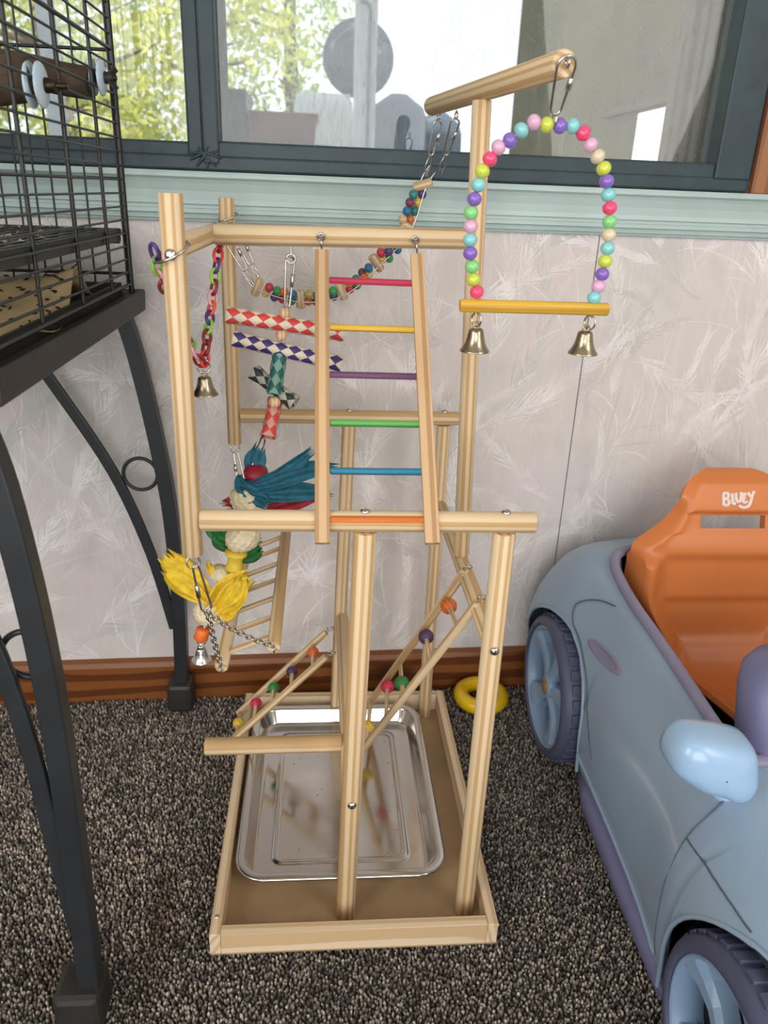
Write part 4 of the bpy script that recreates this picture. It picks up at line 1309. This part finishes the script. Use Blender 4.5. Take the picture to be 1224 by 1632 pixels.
chain(ch, [(-.107, .862, .752), (-.110, .85, .735), (-.1135, .83, .70), (-.1165, .80, .668), (-.1185, .784, .6435)], CHM, .0118, 'drugdpougd')
MB().torus((-.119, .784, .6405), .0066, .0009, (.3, -1, 0), 24, 8).build('bell_ring', STEEL, ch)
bell(ch, (-.119, .784, .6355), .0245, .0265, BELL)
MB().tube(spline([(-.112, .863, .7745), (-.1075, .858, .768), (-.106, .860, .757), (-.109, .864, .7495)], 6), .0011, 8).build('wire_hook', STEEL, ch)

# ------------------------------------------------------------------ woven tube toy
def cream(): return pm('cream_palm', (226, 214, 190), .6, var=.1, scale=90, bmp=.15)
def woven_tube(parent, a, b, r, mat, mat2=None, n=4, flare=.22, bend=0.0, name='woven_tube', label=None):
    a = Vector(a); b = Vector(b); d = b - a; L = d.length; d.normalize()
    u = d.orthogonal().normalized(); w = d.cross(u)
    cell = 2 * math.pi * r / n
    M = max(5, int(round(L / (cell * .62))))
    vs = []
    for i in range(M + 1):
        t = i / M; rr = r * (1 + flare * (max(0, 1 - t / .12) ** 1.5 + max(0, (t - .88) / .12) ** 1.5))
        for k in range(n):
            th = 2 * math.pi * (k + .5 * (i % 2)) / n
            vs.append(a + d * (L * t) + V(0, 0, -bend * 4 * t * (1 - t)) + (u * math.cos(th) + w * math.sin(th)) * rr * .965)
    mb = MB(); fs = []; mi = []; V2 = list(vs)
    for i in range(-1, M):
        for k in range(n):
            kr = k if ((i % 2) == 1) is False else k
            if i % 2 == 0: l, rr_ = (k - 1) % n, k
            else: l, rr_ = k, (k + 1) % n
            ids = []
            if i >= 0: ids.append(i * n + k)
            ids.append((i + 1) * n + rr_)
            if i + 2 <= M: ids.append((i + 2) * n + k)
            ids.append((i + 1) * n + l)
            if len(ids) < 3: continue
            c = sum((vs[q] for q in ids), V(0, 0, 0)) / len(ids)
            ax = a + d * ((c - a).dot(d)) + V(0, 0, -bend * 4 * ((c - a).dot(d) / L) * (1 - (c - a).dot(d) / L))
            rad = (c - ax)
            # two layered strips: every diamond a slightly domed patch with its own edges
            top = ax + rad.normalized() * (rad.length * (1.36 if n <= 4 else 1.2))
            pin = [top.lerp(vs[q], .80) + rad.normalized() * r * .06 for q in ids]
            b0 = len(V2); V2 += pin + [top]
            m = len(ids)
            for q in range(m):
                fs.append((ids[q], ids[(q + 1) % m], b0 + (q + 1) % m, b0 + q)); mi.append(i % 2)
                fs.append((b0 + q, b0 + (q + 1) % m, b0 + m)); mi.append(i % 2)
    mb.add(V2, fs, mi, True)
    o = mb.build(name, [mat, mat2 or cream()], parent, solid=.0005)
    if label: o['label'] = label
    return o
wv = thing('woven_tube_toy', 'hanging toy of woven red, purple and green palm tubes with wooden beads', 'bird toy', (-.045, .86, .65))
eye_screw(wv, (-.0335, .86, .7525), (0, 0, -1), .0046, .007, (0, 1, 0))
quick_link(wv, (-.0385, .86, .690), (-.034, .86, .7425), .0105, (.5, -.85, 0))
MB().tube([(-.0385, .86, .691), (-.041, .86, .665), (-.047, .86, .64), (-.053, .86, .59), (-.060, .86, .553), (-.0635, .86, .545)], .0006, 6).build('string', color('toy_string', (214, 208, 200)), wv)
RED = pm('red_palm', (212, 66, 62), .55, var=.12, scale=90, bmp=.15); PUR = pm('purple_palm', (62, 46, 112), .55, var=.15, scale=90, bmp=.15)
GRN = pm('teal_palm', (30, 92, 86), .55, var=.2, scale=90, bmp=.15); BLKP = pm('dark_green_palm', (36, 52, 52), .55, var=.2, scale=90, bmp=.15)
BDM = bead_mesh('plain', wood('plain_bead', (230, 200, 160), (206, 168, 124), .5, rings=80), .0068, .95)
for p in ((-.0405, .86, .6845), (-.0445, .86, .6605), (-.0475, .86, .6395), (-.053, .848, .5885)):
    inst('bead', BDM, wv, p)
woven_tube(wv, (-.104, .858, .6815), (.024, .862, .6640), .0082, RED, label='red and cream woven tube')
woven_tube(wv, (-.098, .862, .6560), (.022, .858, .6305), .0080, PUR, label='purple and cream woven tube')
woven_tube(wv, (-.0465, .862, .641), (-.0535, .845, .598), .0078, GRN, pm('pale_teal_palm', (120, 160, 146), .6), 4, label='teal woven tube')
woven_tube(wv, (-.077, .868, .618), (-.030, .846, .588), .0076, BLKP, pm('grey_cream_palm', (176, 172, 156), .6), 4, .35, label='dark green and cream woven tube')
woven_tube(wv, (-.0525, .862, .588), (-.0605, .838, .5505), .0076, RED, pm('pale_red_palm', (206, 150, 132), .6), 4, .4, label='red woven tube')

# ------------------------------------------------------------------ corn husk toy
hk = thing('corn_husk_toy', 'hanging toy of woven corn balls with blue, green and yellow husk leaves', 'bird toy', (-.10, .80, .42))
quick_link(hk, (-.0655, .838, .5495), (-.0715, .806, .5300), .009, (.3, -1, 0), barrel=False)
MB().torus((-.0715, .803, .5285), .0042, .001, (.2, -1, .2), 18, 8).build('wire_loop', STEEL, hk)
HB = pm('blue_husk', (24, 98, 118), .62, var=.35, scale=120, bmp=.35); HG = pm('green_husk', (30, 106, 46), .6, var=.35, scale=120, bmp=.35)
HY = pm('yellow_husk', (232, 196, 44), .6, var=.25, scale=120, bmp=.35); HR = pm('red_husk', (160, 26, 44), .6, var=.3, scale=120, bmp=.35)
HW = pm('natural_husk', (226, 212, 176), .65, var=.18, scale=90, bmp=.4)
def husk(pts, w, mat, seed, name='husk_leaf', facing=(0, -1, .3), pleat=5, fray=0.25):
    r = random.Random(seed)
    P = bez(pts, 14); T, _ = frames(P)
    fc = Vector(facing)
    rows = []
    ph = r.uniform(0, 6)
    for i, p in enumerate(P):
        t = i / (len(P) - 1)
        side = T[i].cross(fc).normalized(); nn = side.cross(T[i]).normalized()
        ww = w * (.24 + .76 * math.sin(min(1, t * 1.5) * math.pi / 2)) * (1 if t < .6 else 1 - (fray + .25) * ((t - .6) / .4) ** 2)
        row = []
        for k in range(13):
            s = (k - 6) / 6
            e = (math.sin(k * 2.3 + seed) * .005 + r.uniform(-.003, .004)) if i == len(P) - 1 else 0
            z = w * .10 * math.sin(s * pleat + ph + t * 1.2) * (1.1 - .4 * t) + w * .22 * (s * s) * math.sin(t * 3 + ph) + r.uniform(-.0003, .0003)
            row.append(p + side * (s * ww * .5) + nn * z + T[i] * e)
        rows.append(row)
    return MB().grid(rows).build(name, mat, hk, solid=.0004)
def corn_ball(c, r, sq, parent, seed, axis=(0, 0, 1)):
    rows = []
    n = 96; m = 48
    q = qz(axis); c = Vector(c)
    for i in range(m + 1):
        t = math.pi * i / m; row = []
        for k in range(n):
            a = 2 * math.pi * k / n
            sp = a * 4 + t * 5; sm_ = a * 4 - t * 5
            pa = abs(math.sin(sp)) ** .55; pb = abs(math.sin(sm_)) ** .55
            up = 1 if (math.floor(sp / math.pi) + math.floor(sm_ / math.pi)) % 2 == 0 else -1
            rr = r * (.86 + .12 * max(pa * (1 + .22 * up), pb * (1 - .22 * up)) * math.sin(t) ** .3 + .012 * math.sin(sp * 3) * math.sin(t))
            row.append(c + q @ V(rr * math.sin(t) * math.cos(a), rr * math.sin(t) * math.sin(a), rr * sq * math.cos(t)))
        rows.append(row)
    return MB().grid(rows, closed_u=True).build('woven_ball', HW, parent)
MB().tube([(-.0715, .803, .528), (-.0735, .80, .515), (-.079, .80, .48), (-.087, .80, .44), (-.0965, .80, .421), (-.113, .795, .395), (-.129, .79, .356), (-.1385, .787, .322)], .0012, 6).build('string', color('toy_string', (214, 208, 200)), hk)
MB().lathe([(0, .007), (.006, .007), (.0125, .004), (.0135, 0), (.0125, -.005), (.006, -.008), (0, -.008)], (-.0715, .80, .522), (.1, -.3, 1)).build('cap_bead', pm('red_cap', (150, 28, 46), .45), hk)
husk([(-.0745, .803, .517), (-.075, .803, .530), (-.068, .806, .546)], .024, HB, 1, pleat=4)
husk([(-.085, .796, .514), (-.060, .785, .505), (-.040, .786, .525), (-.012, .79, .549)], .017, HB, 2)
husk([(-.085, .794, .510), (-.062, .780, .508), (-.030, .782, .535), (.012, .79, .532)], .022, HB, 3)
husk([(-.080, .792, .508), (-.060, .780, .498), (-.030, .784, .512), (.008, .79, .500)], .022, HB, 4)
husk([(-.088, .798, .520), (-.092, .79, .512), (-.080, .782, .506), (-.058, .782, .492)], .024, HB, 5)
corn_ball((-.0795, .80, .4905), .0218, .88, hk, 1, (.3, -.1, 1))
husk([(-.070, .803, .477), (-.052, .80, .478), (-.034, .80, .489), (-.006, .80, .4955)], .022, HR, 6)
husk([(-.088, .800, .484), (-.096, .80, .488), (-.106, .80, .486)], .014, HR, 7)
husk([(-.085, .80, .473), (-.094, .80, .476), (-.100, .80, .480)], .016, HG, 17)
MB().bar(V(-.0795, .7805, .494), V(-.077, .7815, .478), .007, .001, (1, 0, 0), taper=1.2).build('husk_sliver', HR, hk)
corn_ball((-.0885, .80, .4435), .0202, .84, hk, 2, (-.3, .1, 1))
husk([(-.094, .806, .432), (-.106, .81, .445), (-.116, .808, .456), (-.124, .804, .464)], .036, HG, 8)
husk([(-.100, .808, .422), (-.096, .806, .420), (-.084, .806, .424), (-.070, .80, .432)], .032, HG, 9)
husk([(-.098, .806, .424), (-.110, .806, .430), (-.118, .806, .446)], .026, HG, 10)
MB().lathe([(0, .0125), (.0085, .0125), (.0125, .0105), (.0125, .008), (.0085, .004), (.0085, -.004), (.0105, -.0085), (.0098, -.0115), (0, -.0115)], (-.0975, .795, .4175), (.15, 0, 1), 26).build('spool_bead', pm('yellow_spool', (226, 196, 66), .45), hk)
corn_ball((-.1150, .795, .4005), .0135, .8, hk, 3, (.4, 0, 1))
husk([(-.126, .792, .372), (-.140, .79, .384), (-.158, .79, .404), (-.174, .788, .424)], .036, HY, 11)
husk([(-.128, .790, .366), (-.144, .788, .376), (-.160, .788, .392), (-.172, .786, .408)], .030, HY, 12, pleat=6)
husk([(-.126, .786, .362), (-.114, .78, .376), (-.100, .778, .392), (-.082, .78, .403)], .034, HY, 13, pleat=7)
husk([(-.122, .784, .360), (-.108, .776, .366), (-.096, .776, .384), (-.090, .778, .400)], .030, HY, 14, pleat=6)
husk([(-.120, .786, .400), (-.124, .786, .410), (-.126, .786, .418)], .009, HY, 15)
husk([(-.124, .784, .355), (-.114, .778, .350), (-.104, .778, .362), (-.100, .778, .374)], .022, HY, 16)
corn_ball((-.1290, .79, .3530), .0185, .9, hk, 4, (.4, 0, 1))
MB().lathe([(0, .0085), (.006, .0085), (.0085, .006), (.008, 0), (.0085, -.006), (.006, -.0085), (0, -.0085)], (-.1385, .787, .3255), (.3, 0, 1), 20).build('barrel_bead', pm('orange_barrel', (226, 112, 44), .45), hk)
MB().torus((-.1395, .786, .3155), .0042, .0008, (0, 1, 0), 18, 6).build('bell_ring', STEEL, hk)
bell(hk, (-.1405, .786, .3130), .0235, .0235, BELLS)

# ------------------------------------------------------------------ hanging ladder bridge
lb = thing('ladder_bridge', 'plain pine ladder bridge hung on chains below the left posts', 'ladder', (-.08, .84, .35))
A0, A1 = V(-.0495, .700, .3620), V(-.0495, .992, .3640)
B0, B1 = V(-.1050, .700, .3385), V(-.1050, .992, .3400)
MB().rod(A0, A1, .0073, 16).build('side_rail', PINE, lb); MB().rod(B0, B1, .0073, 16).build('side_rail', PINE, lb)
for y in (.725, .767, .811, .857, .902, .947, .982):
    t = (y - .70) / .292
    MB().rod(A0.lerp(A1, t) - V(.004, 0, .002), B0.lerp(B1, t) + V(.004, 0, .002), .0030, 10).build('rung', PINE, lb)
CL = MB().torus((0, 0, 0), .0026, .00075, (0, 1, 0), 16, 6, sx=1.55, u=(0, 0, 1)).data('chain_link', STEEL)
eye_screw(lb, (-.1215, FY, .4865), (0, 0, -1), .0062, .002, (.3, -1, .1))
quick_link(lb, (-.1195, .668, .475), (-.1115, .671, .4235), .010, (.35, -1, 0), .0012)
J = V(-.1110, .671, .421)
for e in (A0, B0):
    E = e + V(0, -.003, .004)
    chain(lb, [J, J.lerp(E, .33) + V(0, 0, -.004), J.lerp(E, .66) + V(0, 0, -.004), E], CL, .0056)
    MB().torus(e + V(0, -.005, .001), .0036, .0009, (1, 0, .4), 16, 6).build('screw_eye', STEEL, lb)
eye_screw(lb, (-.122, BY, .4755), (0, 0, -1), .0060, .002, (.2, -1, .1))
quick_link(lb, (-.121, 1.046, .464), (-.114, 1.035, .425), .010, (.35, -1, 0), .0012)
J2 = V(-.1135, 1.034, .423)
for e in (A1, B1):
    E = e + V(0, .003, .004)
    chain(lb, [J2, J2.lerp(E, .33) + V(0, 0, -.002), J2.lerp(E, .66) + V(0, 0, -.002), E], CL, .0056)

# ------------------------------------------------------------------ bead ladders
def bead_ladder(name, label, b0, b1, f0, f1, beads, hookdir, r=.0056, br_=.0075, extra=0):
    t = thing(name, label, 'ladder', (Vector(b1) + Vector(f1)) / 2)
    b0, b1, f0, f1 = map(Vector, (b0, b1, f0, f1))
    MB().rod(b0, b1, r, 16).build('side_rail', PINE, t); MB().rod(f0, f1, r, 16).build('side_rail', PINE, t)
    for tt, s, c, ff in beads:
        a = b0.lerp(b1, tt); e = f0.lerp(f1, ff if ff else tt)
        MB().rod(a, e, .0030, 10).build('rung', PINE, t)
        d = (e - a)
        cm = {'o': (222, 112, 48), 'p': (78, 58, 92), 'g': (52, 132, 66), 'r': (206, 52, 78), 'y': (226, 190, 62)}[c]
        inst('bead', bead_mesh('lad' + c, wood('ladder_bead_' + c, cm, tuple(int(x * .9) for x in cm), .5, rings=60), br_, .92), t, a + d * s, qz(d))
    for e, o in ((b0, b1), (f0, f1)):
        u = (e - o).normalized()
        p = e + u * .0005
        h = MB().tube([p - u * .004, p + u * .004], .001, 6)
        h.torus(p + u * .0075, .0038, .001, (0, 1, .2), 16, 8)
        q = p + u * .0075 + Vector(hookdir) * .0045
        h.torus(q + Vector(hookdir) * .001, .0042, .001, (.3, .2, 1), 16, 8)
        h.build('screw_eye', STEEL, t)
    return t
bead_ladder('bead_ladder', 'smaller bead ladder sloping down to the left edge of the wooden box', (.008, 1.012, .189), (-.130, 1.012, .041), (.008, .945, .189), (-.130, .952, .041),
            [(.14, .36, 'o', 0), (.37, .36, 'p', 0), (.575, .34, 'g', 0), (.775, .32, 'r', 0), (.97, .5, 'y', 0)], (.7, 0, .3), r=.0052, br_=.0090)
bead_ladder('bead_ladder', 'larger bead ladder sloping down into the steel tray behind the middle leg', (.171, .812, .394), (.078, 1.035, .037), (.1735, .737, .394), (.0585, .925, .0305),
            [(.155, .28, 'o', .13), (.345, .28, 'p', .33), (.60, .62, 'g', .56), (.745, .22, 'r', .72), (.96, .60, 'y', .93)], (.35, 0, .6), r=.0056, br_=.0104)

# ------------------------------------------------------------------ steel tray in the box
def tray():
    t = thing('steel_tray', 'shiny stainless steel tray lying inside the wooden box', 'tray', (.027, .872, .004))
    cx, cy, hw, hd = .0275, .8735, .1335, .1735
    def loop(inset, z, rad, dx=0):
        w = hw - inset; d = hd - inset; rad = max(.004, rad); pts = []
        for sx, sy, a0 in ((1, 1, 0), (-1, 1, 90), (-1, -1, 180), (1, -1, 270)):
            for k in range(9):
                a = math.radians(a0 + 90 * k / 8)
                pts.append(V(cx + sx * (w - rad) + math.cos(a) * rad, cy + sy * (d - rad) + math.sin(a) * rad, z))
        return pts
    lo = [(.0020, .0262, .036), (.0003, .0268, .038), (0, .0282, .038), (.001, .0297, .037), (.003, .0302, .035), (.0095, .0302, .029), (.011, .0296, .0275), (.012, .028, .0265),
          (.0195, .0105, .020), (.021, .0085, .0185), (.023, .0076, .0165), (.0250, .0072, .015), (.0265, .0072, .015), (.0420, .0072, .014), (.0440, .0072, .0135), (.0455, .0084, .0130), (.0470, .0089, .0125), (.0490, .0089, .0120), (.0505, .0084, .0115), (.0520, .0073, .0110), (.0530, .0072, .0105), (.0545, .0072, .0100), (.0560, .0072, .010), (.1270, .0072, .0046), (.1280, .0072, .0042)]
    rows = [loop(*x) for x in lo]
    m = MB().grid(rows, closed_u=True)
    b = len(m.v); n = len(rows[0])
    m.add(rows[-1], [tuple(range(n))], 0, False)
    mt, nt, p = nodes_of('stainless_steel')
    pos = geo_pos(nt)
    p.inputs['Base Color'].default_value = (.66, .64, .61, 1); p.inputs['Metallic'].default_value = 1
    nt.links.new(ramp(nt, noise(nt, pos, 26, 5), [(.35, (.10, .10, .10, 1)), (.7, (.22, .22, .22, 1))]), p.inputs['Roughness'])
    bump(nt, p, noise(nt, pos, 9, 1), .02, .003)
    m.build('pan', mt, t, solid=.0007)
    # dried water marks and crumbs
    s = MB()
    r = random.Random(5)
    for k in range(34):
        x = cx + r.uniform(-.085, .085); y = cy + r.uniform(-.125, .12)
        s.lathe([(0, .0005), (.0008 * r.uniform(.5, 1.6), .0003), (.0010, 0)], (x, y, .0074), n=8)
    o = s.build('crumb', pm('dried_spots', (168, 160, 146), .8), t); o['kind'] = 'stuff'
tray()
sd = MB()
for p in ((-.088, .650), (-.084, .644), (-.091, .640)):
    sd.tube(bez([(p[0], p[1], .0055), (p[0] + .003, p[1] + .004, .009), (p[0] + .001, p[1] + .009, .0056)], 6), .0006, 5)
tag(sd.build('droppings', pm('dark_scrap', (60, 44, 30), .8)), 'dark scrap lying on the box floor at front left', 'scrap')

# yellow plastic ring on the carpet
rg = MB().torus((.276, 1.088, .0135), .0345, .0132, (0, 0, 1), 56, 20)
tag(rg.build('stacking_ring', pm('yellow_plastic', (238, 196, 22), .22, 0, .05, 30, coat=.4)), 'glossy yellow plastic ring on the carpet behind the right leg', 'toy ring')
